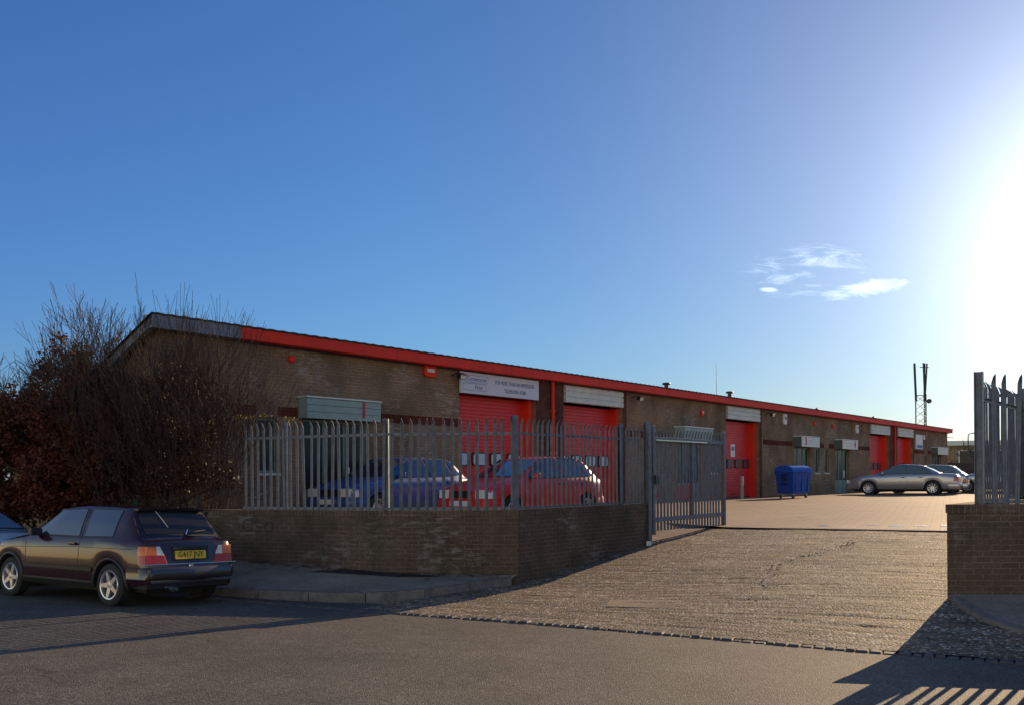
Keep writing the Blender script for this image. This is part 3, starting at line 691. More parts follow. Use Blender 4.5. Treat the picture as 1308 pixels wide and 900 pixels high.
# canopies with unit numbers
nums = {0: '1', 2: '3', 3: '4'}
for k, (a, c) in enumerate(cans):
    mb = MB(LF); cd = .28 if k == 0 else .40
    body = MB(LF).box(a, c, -cd, -.003, 3.27, 3.72).build('canopy', CAN if k < 2 else CANSHADE, b)
    f = MB(LF)
    for q in range(3): f.box(a-.01, c+.01, -cd-.04, -cd-.002, 3.26+q*.155, 3.26+q*.155+.147)
    f.build('canopy_board', CAN if k < 2 else CANLIT, body, bevel=.004)
    MB(LF).box(a-.03, c+.03, -cd-.06, .0, 3.73, 3.765).build('canopy_cap', WHITE if k != 0 else LOUV, body)
    if k in nums:
        tpos = {0: c-.55, 2: a+.45, 3: c-.45}[k]
        M = LF @ Matrix.Translation((tpos, -cd-.046, 3.50)) @ Matrix.Rotation(R(90), 4, 'X')
        text_mesh('unit_number', nums[k], .52, REDINK, M, body, .006)
    # glazed entrance below
    z0 = .93; ds = (a+.14, c-.14); w = ds[1]-ds[0]
    fr = MB(LF)
    fr.box(ds[0], ds[1], .10, .15, 3.20, 3.26); fr.box(ds[0], ds[1], .10, .15, z0, z0+.06); fr.box(ds[0]+.001, ds[1]-.001, .10, .15, 1.58, 1.64)
    for q in (0, .33, .66, 1): fr.box(lerp(ds[0], ds[1]-.05, q), lerp(ds[0], ds[1]-.05, q)+.05, .095, .155, z0, 3.255)
    e = fr.build('entrance_frame', FRAME, b)
    MB(LF).box(ds[0]+.02, ds[1]-.02, .12, .13, 1.62, 3.22).build('glass', GLASSB, e)
    MB(LF).box(ds[0]+.02, ds[0]+w*.66, .118, .132, z0+.02, 1.60).build('lower_panel', FRAME if k in (0, 3) else RED, e)
    MB(LF).box(ds[0]+w*.66+.05, ds[1]-.02, .118, .132, z0+.02, 1.60).build('door_panel', FRAME, e)
    MB(LF).box(ds[0]+w*.66+.09, ds[0]+w*.66+.12, .04, .10, 1.75, 2.15).build('handle', WHITE, e)
for a, c in wins:
    fr = MB(LF); fr.box(a, c, .06, .11, 2.02, 2.08).box(a, c, .06, .11, 3.18, 3.24).box(a, a+.05, .055, .112, 2.02, 3.24).box(c-.05, c, .055, .112, 2.02, 3.24)
    e = fr.build('window_frame', FRAME, b); MB(LF).box(a+.02, c-.02, .08, .09, 2.05, 3.2).build('glass', GLASSB, e)
    MB(LF).box(a-.05, c+.05, -.05, .06, 1.97, 2.018).build('window_sill', LOUV, e)
def pipe(t): 
    m_ = MB(LF); m_.tube([(t, -.10, .95), (t, -.10, 4.84)], .052, 10)
    for z in (1.3, 2.6, 3.9): m_.box(t-.07, t+.07, -.155, -.01, z, z+.05)
    m_.build('downpipe', RED, b, smooth=True)
pipe(11.5); pipe(46.75)
# things fixed to the building
def FP(t, y, z): return tuple(FM @ Vector((t, y, z)))
def on_facade(name, label, cat, t, y, z, group=None): 
    M = FM @ Matrix.Translation((t, y, z)); return thing(name, label, cat, M=M, group=group)
s = on_facade('shop_sign', 'long white company sign with blue lettering above the nearest red roller door', 'sign', 9.0, -.06, 4.505)
MB().box(-1.78, 1.78, -.035, .03, -.29, .29).build('sign_board', SIGNW, s, bevel=.004)
RX = Matrix.Rotation(R(90), 4, 'X')
def onsign(body, size, x, z, sx=1., m=INK): return text_mesh('lettering', body, size, m, Matrix.Translation((x, -.038, z)) @ RX, s, .002, sx)
onsign('FOR MORE THAN AN IMPRESSION', .165, .62, .085, .73); onsign('TELEPHONE 47288', .155, .62, -.13, .80)
onsign('Cornerstone', .17, -1.1, .115, .95); onsign('Print', .17, -1.02, -.11, 1)
def outline_ring(cx, cz, w, h, m_):
    o1 = rrect(cx, cz, w, h, .06); o2 = rrect(cx, cz, w-.02, h-.02, .05); n = len(o1); vs = [(p[0], -.0385, p[1]) for p in o1]+[(p[0], -.0385, p[1]) for p in o2]
    m_.add(vs, [(i, (i+1) % n, n+(i+1) % n, n+i) for i in range(n)])
mb = MB(); outline_ring(-1.1, .115, .98, .20, mb); outline_ring(-1.2, -.105, 1.0, .2, mb); mb.build('logo_outline', INK, s, recalc=False)
def alarm(t, z, w, h, m, label, shape='box'):
    a = on_facade('alarm_box', label, 'alarm box', t, 0, z)
    if shape == 'round':
        MB().lathe([(.0, -.10), (w*.35, -.10), (w*.5, -.07), (w*.5, .0)], 20).build('bell_cover', m, a, smooth=True)
    else:
        MB().prism([(-w/2, -h*.3), (-w/2*.7, -h/2), (w/2*.7, -h/2), (w/2, -h*.3), (w/2, h/2), (-w/2, h/2)], -.09, -.002).build('cover', m, a, bevel=.01)
        MB().box(-w*.3, w*.3, -.096, -.091, -.02, h*.25).build('panel', LOUV if m is RED else GREY_T, a)
    MB().box(-w*.25, w*.25, -.012, 0, -h*.25, h*.25).build('back_plate', BLACK, a)
alarm(6.05, 4.68, .46, .28, RED, 'wide red alarm box under the fascia left of the white company sign')
alarm(1.53, 4.58, .17, .17, RED, 'small round red alarm bell high on the brick left of the 1 canopy', 'round')
alarm(29.9, 4.50, .34, .48, WHITE, 'white alarm box on the brick between the blue bin and the third red door')
alarm(40.0, 4.42, .3, .46, WHITE, 'white alarm box under the fascia right of the 4 canopy')
alarm(33.6, 4.46, .2, .2, RED, 'small red alarm above the narrow windows, left of its twin', 'round')
alarm(36.2, 4.42, .2, .2, RED, 'small red alarm above the 4 canopy, right of its twin', 'round')
alarm(21.6, 4.38, .2, .26, RED, 'dark red alarm box on the brick above the open gate')
alarm(53.3, 4.35, .24, .3, WHITE, 'white alarm box on the brick near the far end of the building')
def flood(t, z, label, y=-.02, reach=.35):
    a = on_facade('floodlight', label, 'floodlight', t, y, z)
    MB().tube([(0, 0, 0), (0, -reach*.6, .06), (0, -reach, .02)], .018, 8).build('arm', BLACK, a, smooth=True)
    h = MB(Matrix.Translation((0, -reach, -.05)) @ Matrix.Rotation(R(25), 4, 'X')).prism([(-.14, .07), (.14, .07), (.11, -.07), (-.11, -.07)], -.06, .08).build('lamp_head', BLACK, a, bevel=.01)
    MB(Matrix.Translation((0, -reach, -.05)) @ Matrix.Rotation(R(25), 4, 'X')).prism([(-.11, .05), (.11, .05), (.09, -.05), (-.09, -.05)], -.066, -.061).build('lens', LWHITE, h)
flood(6.95, 4.66, 'black floodlight on an arm beside the white company sign')
flood(16.3, 4.64, 'black floodlight right of the second roller door')
flood(27.7, 4.62, 'black floodlight right of the third roller door')
flood(33.6, 5.16, 'black floodlight standing on the roof edge above the 3 canopy', y=-.1, reach=.12)
flood(42.4, 5.16, 'black floodlight standing on the roof edge above the fourth roller door', y=-.1, reach=.12)
p = on_facade('notice_board', 'white notice board with a blue foot near the far end of the building', 'sign', 52.2, -.03, 4.03)
MB().box(-.72, .72, -.03, .03, -.46, .46).build('board', WHITE, p); MB().box(-.6, .6, -.036, -.031, -.4, -.2).build('blue_panel', mat('blue_ink', (.05, .12, .5), .5), p)
p = on_facade('notice', 'small white notice stuck on the third red roller door', 'notice', 25.3, .41, 2.98)
MB().box(-.2, .2, -.01, .01, -.27, .27).build('paper', WHITE, p); MB().box(-.14, .14, -.013, -.0105, .0, .16).build('print_block', GREY_T, p)
def chimney(t, y, z, h, label):
    a = on_facade('roof_vent', label, 'roof vent', t, y, z)
    MB().tube([(0, 0, -.4), (0, 0, h)], .085, 12).build('flue', STEELD, a, smooth=True)
    MB(Matrix.Translation((0, 0, h+.05)) @ Matrix.Rotation(R(90), 4, 'X')).lathe([(.0, .07), (.15, .05), (.17, .0), (.15, -.03), (0, -.03)], 14).build('cowl', STEELD, a, smooth=True)
chimney(21.0, 1.2, 4.75, .75, 'small metal flue with a cowl on the roof left of the thin aerial')
chimney(26.3, 1.0, 4.85, .65, 'black metal flue on the roof above the third roller door')
a = on_facade('aerial', 'thin whip aerial rising from the roof above the gate', 'aerial', 24.6, .8, 4.8)
MB().tube([(0, 0, 0), (0, 0, .6), (-.02, 0, 1.9)], [.02, .016, .006], 6).build('whip', LOUV, a)
MB().box(-.05, .05, -.05, .05, -.1, .3).build('mount', STEELD, a)
a = on_facade('wall_bracket', 'thin bracket with a small lamp poking out from the far end of the building', 'wall lamp', 59.55, .3, 4.6)
MB().tube([(0, 0, 0), (1.3, -.4, -.05)], .018, 6).build('arm', STEELD, a); MB().box(.0, .3, -.12, .06, -.28, -.1).build('lamp_head', BLACK, a, bevel=.02)

# ------------------------------------------------------------------ brick boundary walls, palisades, gates
def wall_run(pts, z0f, ztop, th, parent, off, inward):
    """pts road-side faces in xy; wall body and a soldier-course coping"""
    mb = MB(); cp = MB()
    P = [Vector((*p, 0)) for p in pts]; n = len(P); inn = []
    for i in range(n):
        d0 = (P[i]-P[i-1]).normalized() if i else (P[1]-P[0]).normalized(); d1 = (P[i+1]-P[i]).normalized() if i < n-1 else d0
        n0 = Vector((-d0.y, d0.x, 0))*inward; n1 = Vector((-d1.y, d1.x, 0))*inward; b_ = (n0+n1).normalized(); k = 1/max(.5, b_.dot(n0)); inn.append(b_*k)
    def ring(o1, o2, z0, z1, m_):
        A = [P[i]-inn[i]*o1 for i in range(n)]; B = [P[i]+inn[i]*o2 for i in range(n)]
        vs = []
        for i in range(n): vs += [(A[i].x-off[0], A[i].y-off[1], z0(i)), (A[i].x-off[0], A[i].y-off[1], z1), (B[i].x-off[0], B[i].y-off[1], z1), (B[i].x-off[0], B[i].y-off[1], z0(i))]
        fs = []
        for i in range(n-1):
            for j in range(4): fs.append((i*4+j, i*4+(j+1) % 4, (i+1)*4+(j+1) % 4, (i+1)*4+j))
        fs += [(0, 1, 2, 3), (n*4-1, n*4-2, n*4-3, n*4-4)]
        m_.add(vs, fs)
    ring(0, th, z0f, ztop-.112, mb); 
    ring(.012, th+.012, lambda i: ztop-.11, ztop, cp)
    mb.build('wall_body', B_WALL, parent); cp.build('coping', COPE, parent)
def cope_mat():
    m = B_WALL.copy(); m.name = 'coping_brick'
    for nd in m.node_tree.nodes:
        if nd.type == 'TEX_BRICK': nd.inputs['Brick Width'].default_value = .075; nd.inputs['Row Height'].default_value = .5; nd.offset = 0
    return m
COPE = cope_mat()
ZC = 1.325
C_ = Vector((.09, 16.0, 0)); Dp = C_+U*4.33
w1 = thing('brick_wall', 'low dark brick wall along the pavement turning up beside the driveway, left of the gate', 'wall', (C_.x, C_.y, 0))
tE = (-6.95, 18.22)
wall_run([tE, (-4.96, 17.3), (-3.41, 16.55), (-2.13, 16.0), (C_.x, C_.y), (Dp.x, Dp.y)], lambda i: -.3, ZC, .215, w1, (C_.x, C_.y), 1)
# graffiti scrawl on the wall
gw = MB(); gd = Vector((-4.96-tE[0], 17.3-tE[1], 0)).normalized(); gn = Vector((gd.y, -gd.x, 0))
def gpt(s_, z): p = Vector((-4.6, 17.13, 0)); 
gd2 = Vector((1.55, -.75, 0)).normalized(); gn2 = Vector((gd2.y, -gd2.x, 0)); g0 = Vector((-4.96, 17.3, 0))
def G(s_, z): q = g0+gd2*s_+gn2*.004-Vector((C_.x, C_.y, 0)); return (q.x, q.y, z)
for path in ([(-.1, 1.12), (-.1, .98), (0, .93), (.1, .98), (.12, 1.13)], [(.42, 1.1), (.3, 1.13), (.27, 1.05), (.4, 1.0), (.38, .93), (.25, .93)], [(.55, 1.1), (.5, 1.0), (.56, .93), (.68, .95), (.7, 1.05), (.62, 1.12), (.55, 1.1)]):
    if min(p_[0] for p_ in path) < 0: path = [(a+.12, c) for a, c in path]
    gw.tube([G(*p_) for p_ in path], .006, 5)
gw.build('graffiti', mat('faded_spray', (.05, .04, .036), .8), w1)

def pale(mb, M, h, w=.058, tip=True, z0=0):
    """W-section pale, split triple-pointed head bent outwards"""
    pr = [(-w/2, .0), (-w/2+.012, -.012), (-.012, -.016), (0, -.008), (.012, -.016), (w/2-.012, -.012), (w/2, 0)]
    th = .0045; n = len(pr); vs = []
    lv = [(z0, 1, 0), (h-.11, 1, 0), (h-.035, .62, -.028), (h, .06, -.055)]
    for z, k, by in lv:
        for x, y in pr: vs.append((x*k, y*(.4+.6*k)+by, z))
        for x, y in pr: vs.append((x*k, y*(.4+.6*k)+by+th, z))
    fs = []; m2 = 2*n
    for l in range(3):
        for i in range(n-1):
            a = l*m2+i; fs.append((a, a+1, a+m2+1, a+m2)); fs.append((a+n+1, a+n, a+n+m2, a+n+m2+1))
        a = l*m2; fs.append((a, a+m2, a+m2+n, a+n)); fs.append((a+n-1, a+2*n-1, a+m2+2*n-1, a+m2+n-1))
    mb.add(vs, fs, M)
def frame_between(p, q):
    d = (q-p).normalized(); return Matrix(((d.x, -d.y, 0, p.x), (d.y, d.x, 0, p.y), (0, 0, 1, p.z), (0, 0, 0, 1)))
def fence_bay(parent, off, p, q, z, h, pitch=.150, label=None, rails=(.05, -.27)):
    """pales on the outer side; p→q with the outer side to the right (-y local)"""
    p = Vector((p[0], p[1], z))-off; q = Vector((q[0], q[1], z))-off; L_ = (q-p).length; M = frame_between(p, q)
    n = max(1, round(L_/pitch)); mb = MB()
    for i in range(n):
        x = (i+.5)*L_/n
        jit = Matrix.Translation((x+rnd.uniform(-.006, .006), -.03, rnd.uniform(-.008, .008))) @ Matrix.Rotation(R(rnd.gauss(0, .7)), 4, 'Y') @ Matrix.Rotation(R(rnd.uniform(-5, 5)), 4, 'Z')
        pale(mb, M @ jit, h)
    mb.build('pale_panel', GALV, parent, recalc=False)
    for rz in rails:
        zz = rz if rz > 0 else h+rz
        r_ = MB(M); r_.box(.0, L_, -.022, -.017, zz-.022, zz+.022); r_.box(0, L_, -.017, .028, zz+.017, zz+.0215); r_.build('rail', GALV, parent)
def post(parent, off, x, y, z0, z1, ang, w=.10, d=.055, m=GALV, name='post'):
    M = Matrix.Translation((x-off.x, y-off.y, -off.z)) @ Matrix.Rotation(ang, 4, 'Z'); t = .008
    mb = MB(M); mb.box(-w/2, w/2, -d/2, -d/2+t, z0, z1); mb.box(-w/2, w/2, d/2-t, d/2, z0, z1); mb.box(-t/2, t/2, -d/2+t, d/2-t, z0, z1)
    return mb.build(name, m, parent)
off = Vector((C_.x, C_.y, 0))
f1 = thing('palisade_fence', 'grey steel palisade fence on the low brick wall left of the open gate', 'fence', tuple(off))
inn = .11
line1 = [(-4.98, 17.45), (-4.05, 17.0), (-2.13, 16.13), (C_.x-.02, C_.y+.11)]
D3 = Vector((Dp.x, Dp.y, 0)); cin = Vector((C_.x-.09, C_.y+.10, 0))
dl = C_+U*3.55+Vector((-U.y, U.x, 0))*.11
FH = 1.6
for p_, q_ in zip(line1, line1[1:]): fence_bay(f1, off, p_, q_, ZC-.02, FH)
fence_bay(f1, off, (line1[-1][0]+.06*U.x, line1[-1][1]+.06*U.y), (dl.x, dl.y), ZC-.02, FH)
dl2 = C_+U*4.30+Vector((-U.y, U.x, 0))*.11
fence_bay(f1, off, (dl.x+.06*U.x, dl.y+.06*U.y), (dl2.x, dl2.y), ZC-.02, FH)
angU = math.atan2(U.y, U.x)
for (x, y), an, w in ((line1[1], R(-25), .07), (line1[2], R(80), .05), (line1[3], R(30), .12), ((dl.x, dl.y), angU, .11)):
    post(f1, off, x-.02, y+.035, ZC-.9, ZC+FH+(.02 if w > .1 else -.02), an, w=w, d=.07)
# gate leaf standing open, in line with the side wall
gp = C_+U*4.55
def gate(name, label, base, dirv, L_, z0, z1, ztips, side=-1):
    g_ = thing(name, label, 'gate', (base.x, base.y, 0)); e = Vector((0, 0, 0)); q = dirv*L_
    M = frame_between(e, q); 
    st = MB(M); st.box(0, .09, -.045, .045, z0-.05, ztips+.02); st.build('hinge_stile', GALV, g_, bevel=.004)
    st = MB(M); st.box(L_-.09, L_, -.045, .045, z0, ztips); st.build('end_stile', GALV, g_, bevel=.004)
    for k, zz in enumerate((z0+.22, z1)):
        MB(M).box(.091, L_-.091, -.03, .03, zz, zz+.09).build('rail', GALV, g_, bevel=.003)
    MB(M).box(L_*.52, L_*.52+.07, -.028, .032, z0+.312, z1-.002).build('mid_stile', GALV, g_, bevel=.003)
    mb = MB(M); n = round((L_-.2)/.148)
    for i in range(n):
        x = .12+(i+.5)*(L_-.24)/n; pale(mb, Matrix.Translation((x, .05, 0)), ztips-.02, z0=z0+.02, w=.08)
    mb.build('pale_panel', GALV, g_, recalc=False)
    MB(M).box(.12, L_*.72, -.052, -.036, z1+.012, z1+.036).build('sliding_bar', mat('worn_steel', (.6, .56, .5), .3, metal=.8), g_)
    lk = MB(M); zl = lerp(z0, z1, .52)
    for a_ in ((-.02, .10, zl, zl+.03), (-.02, .10, zl+.19, zl+.22), (.10, .21, zl, zl+.03), (.10, .21, zl+.19, zl+.22), (.18, .21, zl+.03, zl+.19)): lk.box(a_[0], a_[1], -.075, -.046, a_[2], a_[3])
    lk.build('lock_box', GALV, g_); MB(M).box(.02, .10, -.10, -.046, zl+.02, zl+.2).build('lock', STEELD, g_)
    return g_
gate('palisade_gate', 'grey steel palisade gate leaf standing open at the left side of the driveway', gp, U, 3.42, .71, 2.62, 2.93)
# hinge post
hp = thing('gate_post', 'grey steel gate post at the end of the left brick wall', 'gate post', (Dp.x+.05*U.x, Dp.y+.05*U.y, 0))
post(hp, Vector((Dp.x+.05*U.x, Dp.y+.05*U.y, 0)), Dp.x+.06*U.x, Dp.y+.06*U.y, .2, 3.0, angU, w=.12, d=.12, name='post_shaft')
MB().box(-.05, .05, -.14, -.06, .30, .55).build('drop_bolt', LOUV, hp)
# right-hand wall and fence
w2 = thing('brick_wall', 'dark brick wall with stepped end at the right edge of the driveway', 'wall', (5.55, 12.0, 0))
E1 = WR0+WRD*12; ret = WR0+U*5.6
zR = 1.487
wall_run([(ret.x, ret.y), (WR0.x, WR0.y), (E1.x, E1.y)], lambda i: -.3, zR, .225, w2, (5.55, 12.0), 1)
off2 = Vector((5.55, 12.0, 0))
f2 = thing('palisade_fence', 'grey steel palisade fence on the brick wall at the right edge', 'fence', tuple(off2))
nrm = Vector((-WRD.y, WRD.x, 0)); a0 = WR0+WRD*.47+nrm*.12
FR = 1.68
bay = [a0+WRD*(2.7*i) for i in range(5)]
for i in range(4): fence_bay(f2, off2, bay[i]+WRD*.1, bay[i+1], zR-.02, FR, pitch=.14)
for i in range(5): post(f2, off2, bay[i].x, bay[i].y+.02, zR-.9, zR+FR+.02, R(0 if i else 55), w=.12 if i == 0 else .09, d=.1 if i == 0 else .07)
r0 = a0+U*.25; bays = [r0+U*(2.55*i) for i in range(3)]
for i in range(2): fence_bay(f2, off2, bays[i+1], bays[i]+U*.1, zR-.02, FR-.03, pitch=.152)
for i in (1, 2): post(f2, off2, bays[i].x, bays[i].y, zR-.9, zR+FR, angU, w=.1, d=.08)
# ground under the corner of the return fence: continue the wall beneath it
gate('palisade_gate', 'grey steel palisade gate leaf standing open behind the right brick wall', ret+U*.35+Vector((.5, 0, 0)), U, 3.42, .75, 2.62, 2.93)

# green mesh fence at far left
gf0 = Vector((-7.3, 18.3, 0)); gdir = Vector((-.866, .5, 0))
gf = thing('mesh_fence', 'low green steel railing in front of the brown hedge at the left edge', 'fence', tuple(gf0))
Mg = frame_between(Vector((0, 0, 0)), gdir)
for i in range(6):
    mb = MB(Mg); mb.box(i*2.0-.03, i*2.0+.03, -.03, .03, .0, 1.52); mb.build('post', GREENM, gf)
MB(Mg).box(0, 10, -.012, .012, 1.44, 1.48).build('top_rail', GREENM, gf)
mb = MB(Mg)
for i in range(101): mb.box(i*.1-.003, i*.1+.003, -.004, .002, .3, 1.44)
for k in range(5): mb.box(0, 10, .003, .009, .35+k*.25, .358+k*.25)
mb.build('mesh_panel', GREENM, gf)

# bollards
def bollard(x, y, h, label, red=True):
    z = yard_z(x, y)-.01; o = thing('bollard', label, 'bollard', (x, y, z), group='safety bollards along the units')
    MB().tube([(0, 0, 0), (0, 0, h-.03), (0, 0, h)], [.075, .075, .055], 14).build('post_body', POSTGR, o, smooth=True)
    if red:
        for k in (.22, .62): MB().tube([(0, 0, h*k), (0, 0, h*k+.14)], .0775, 14).build('red_band', POSTRED, o, smooth=True)
    return o
def fxy(t, d): p = ft(t, d); return p.x, p.y
bollard(*fxy(23.3, .9), .92, 'plain grey bollard in front of the third red roller door', False)
bollard(*fxy(27.4, .9), .92, 'grey bollard with red bands left of the blue bin')
bollard(*fxy(16.3, .9), .92, 'grey bollard with red bands seen behind the palisade beside the gate')
bollard(*fxy(11.5, .9), .92, 'grey bollard with red bands between the two nearest roller doors')

# ------------------------------------------------------------------ blue waste bin
def bin_():
    x, y = 11.55, 38.6; z = yard_z(x, y); ang = R(36)
    o = thing('waste_bin', 'big blue four-wheeled waste bin with domed lid and black graffiti on its end', 'waste bin', M=Matrix.Translation((x, y, z)) @ Matrix.Rotation(ang, 4, 'Z') @ Matrix.Scale(.94, 4))
    W, Dp_, h0, h1 = 1.28, 1.0, .19, 1.12
    mb = MB(); b0 = (W/2-.10, Dp_/2-.08); b1 = (W/2-.02, Dp_/2-.01)
    vs = [(sx*b0[0], sy*b0[1], h0) for sx, sy in ((-1, -1), (1, -1), (1, 1), (-1, 1))]+[(sx*b1[0], sy*b1[1], h1) for sx, sy in ((-1, -1), (1, -1), (1, 1), (-1, 1))]
    mb.add(vs, [(3, 2, 1, 0), (4, 5, 6, 7), (0, 1, 5, 4), (1, 2, 6, 5), (2, 3, 7, 6), (3, 0, 4, 7)]).build('bin_body', BINB, o, bevel=.03)
    MB().box(-W/2, W/2, -Dp_/2, Dp_/2, h1-.07, h1+.01).build('rim', BINB, o, bevel=.012)
    mb = MB()
    for sx in (-1, 0, 1):
        mb.box(sx*.4-.03, sx*.4+.03, -Dp_/2+.005, -Dp_/2+.06, .3, h1-.08)
    mb.build('rib', BINB, o, bevel=.008)
    out = [(-Dp_/2-.02, h1+.012), (-Dp_/2-.02, h1+.05)]
    for k in range(1, 12): a_ = math.pi*k/12; out.append((-math.cos(a_)*(Dp_/2+.01), h1+.05+.27*math.sin(a_)))
    out += [(Dp_/2+.02, h1+.05), (Dp_/2+.02, h1+.012)]
    lid = MB().prism(out, -W/2-.015, W/2+.015, axis='x').build('lid', BINL, o, smooth=True, bevel=.015)
    MB().box(-.25, .25, -Dp_/2-.06, -Dp_/2-.02, h1+.02, h1+.05).build('lid_handle', BINB, lid)
    mb = MB()   # arrows-like scrawl
    X = -W/2-.0; 
    def Gp(y_, z_): k = (z_-h0)/(h1-h0); return (-(lerp(b0[0], b1[0], k))-.006, y_, z_)
    mb.tube([Gp(-.1, .98), Gp(.1, 1.02), Gp(.16, .86), Gp(.0, .78), Gp(-.12, .86), Gp(-.02, .95)], .03, 6)
    mb.tube([Gp(0, .78), Gp(-.02, .62), Gp(-.16, .60), Gp(.2, .58), Gp(.05, .70)], .02, 6); mb.build('graffiti', BLACK, o)
    for sx in (-1, 1): 
        MB().tube([(sx*(W/2-.02), 0, .88), (sx*(W/2+.07), 0, .88)], .028, 10).build('trunnion', STEELD, o, smooth=True)
    for sx in (-1, 1):
        for sy in (-1, 1):
            cx, cy = sx*(W/2-.2), sy*(Dp_/2-.18)
            c = MB(Matrix.Translation((cx, cy, .09))).lathe([(.0, -.025), (.07, -.025), (.09, -.015), (.09, .015), (.07, .025), (0, .025)], 16).build('wheel', RUB, o, smooth=True)
            MB().box(cx-.05, cx+.05, cy-.04, cy+.04, .16, .2).box(cx-.012, cx+.012, cy-.037, cy-.03, .08, .16).build('caster', LOUV, c)
bin_()

# ------------------------------------------------------------------ cars
def paint(name, col, metal=.3, rough=.3, coat=1.0): return mat(name, col, rough, metal=metal, coat=coat, var=.04, vscale=2)
class Car:
    def __init__(s, P): s.P = P; s.hw = P['W']/2
    def halfw(s, x):
        P = s.P; e0, e1 = P['x0'], P['x1']; w = s.hw
        d = min(x-e0, e1-x)
        w -= P.get('tap', .09)*max(0, 1-d/.75)**2
        w -= .06*max(0, 1-d/.10)**2
        return w
    def arch(s, x):
        z = s.P['sill']
        d = min(x-s.P['x0'], s.P['x1']-x); z += .10*max(0, 1-d/.45)
        for ax in s.P['axles']:
            r = s.P['ar']
            if abs(x-ax) < r: z = max(z, s.P['wr']+math.sqrt(r*r-(x-ax)**2)*.97-.01)
        return z
    def top(s, x): return interp(s.P['top'], x)
    def belt(s, x): return interp(s.P['belt'], x)
    def sec(s, x):
        w = s.halfw(x); zl = s.arch(x); zt = s.top(x); zs = min(s.belt(x), zt-.025); H = s.P['H']
        g = max(0, min(1, (zt-zs-.03)/(H-zs-.03)))
        wr = lerp(w-.10, s.P['wr_roof'], g); zr = max(zs+.016, zt-.045-.0*g)
        h = zs-zl
        pts = [(w-.045, zl), (w-.012, zl+.10*h), (w, zl+.45*h), (w-.006, zl+.80*h), (w-.026, zs-.012), (w-.045, zs+.006)]
        bulge = .012*g
        pts += [(lerp(w-.045, wr, .5)+bulge, lerp(zs, zr, .5)), (wr, zr), (wr-.045, zt-.016), (wr*.55, zt-.004), (0, zt)]
        if g < .01: pts[6] = (lerp(w-.045, wr, .5), zs+.012)
        return pts
    def lean(s, x, z):
        P = s.P; r = max(0, 1-(x-P['x0'])/.5); f = max(0, 1-(P['x1']-x)/.5)
        return x+P['lean_r']*r*(z-.5)-P['lean_f']*f*(z-.5)
    def side(s, x, z, off=0):
        pts = s.sec(x); y = pts[0][0]
        for (y0, z0), (y1, z1) in zip(pts[:7], pts[1:8]):
            if z0 <= z <= z1: y = lerp(y0, y1, (z-z0)/max(1e-6, z1-z0))
        if z > pts[7][1]: y = pts[7][0]
        return Vector((s.lean(x, z), y+off, z))
    def topp(s, x, fy, off=0):
        pts = s.sec(x)[7:]; wr = pts[0][0]; ya = abs(fy)*wr; z = pts[-1][1]
        for (y0, z0), (y1, z1) in zip(pts, pts[1:]):
            if y1 <= ya <= y0: z = lerp(z1, z0, (ya-y1)/max(1e-6, y0-y1))
        dx = .02; sl = (s.top(x+dx)-s.top(x-dx))/(2*dx); n = Vector((-sl, 0, 1)).normalized()
        p = Vector((s.lean(x, z), math.copysign(ya, fy), z)); return p+n*off
    def side_patch(s, mb, quad, off, n=8, sgn=1, th=.004):
        (a, b, c, d) = quad; g_ = []
        for i in range(n+1):
            for j in range(n+1):
                u, v = i/n, j/n
                x = lerp(lerp(a[0], b[0], u), lerp(d[0], c[0], u), v); z = lerp(lerp(a[1], b[1], u), lerp(d[1], c[1], u), v)
                p = s.side(x, z, off); g_.append((p.x, p.y*sgn, p.z))
        s._patch(mb, g_, n, n)
    def top_patch(s, mb, x0, x1, f0, f1, off, n=10):
        g_ = []
        for i in range(n+1):
            u = i/n; x = lerp(x0, x1, u); f = lerp(f0, f1, u)
            for j in range(n+1): g_.append(tuple(s.topp(x, lerp(-f, f, j/n), off)))
        s._patch(mb, g_, n, n)
    def _patch(s, mb, g_, n, m):
        mb.add(g_, [(i*(m+1)+j, (i+1)*(m+1)+j, (i+1)*(m+1)+j+1, i*(m+1)+j+1) for i in range(n) for j in range(m)])
    def body(s):
        P = s.P; xs = set(arange(P['x0'], P['x1'], .07))
        for e, sg in ((P['x0'], 1), (P['x1'], -1)):
            for d in (.02, .045, .08, .12): xs.add(e+sg*d)
        for x, _ in P['top']: xs.add(x)
        for ax in P['axles']:
            for k in range(0, 17): xs.add(ax-P['ar']*math.cos(math.pi*k/16)*.999)
        xs = sorted(x for x in xs if P['x0'] <= x <= P['x1'])
        ys = [xs[0]]
        for x in xs[1:]:
            if x-ys[-1] > .006: ys.append(x)
        xs = ys; mb = MB(); rows = []
        for x in xs:
            pts = s.sec(x); ring = [(s.lean(x, z), y, z) for y, z in pts]+[(s.lean(x, z), -y, z) for y, z in reversed(pts[:-1])]
            rows.append(ring)
        n = len(rows[0])
        for r_ in rows: mb.v += r_
        for i in range(len(rows)-1):
            for j in range(n-1): mb.f.append((i*n+j, i*n+j+1, (i+1)*n+j+1, (i+1)*n+j))
        mb.f.append(tuple(range(n))); mb.f.append(tuple((len(rows)-1)*n+j for j in reversed(range(n))))
        return mb
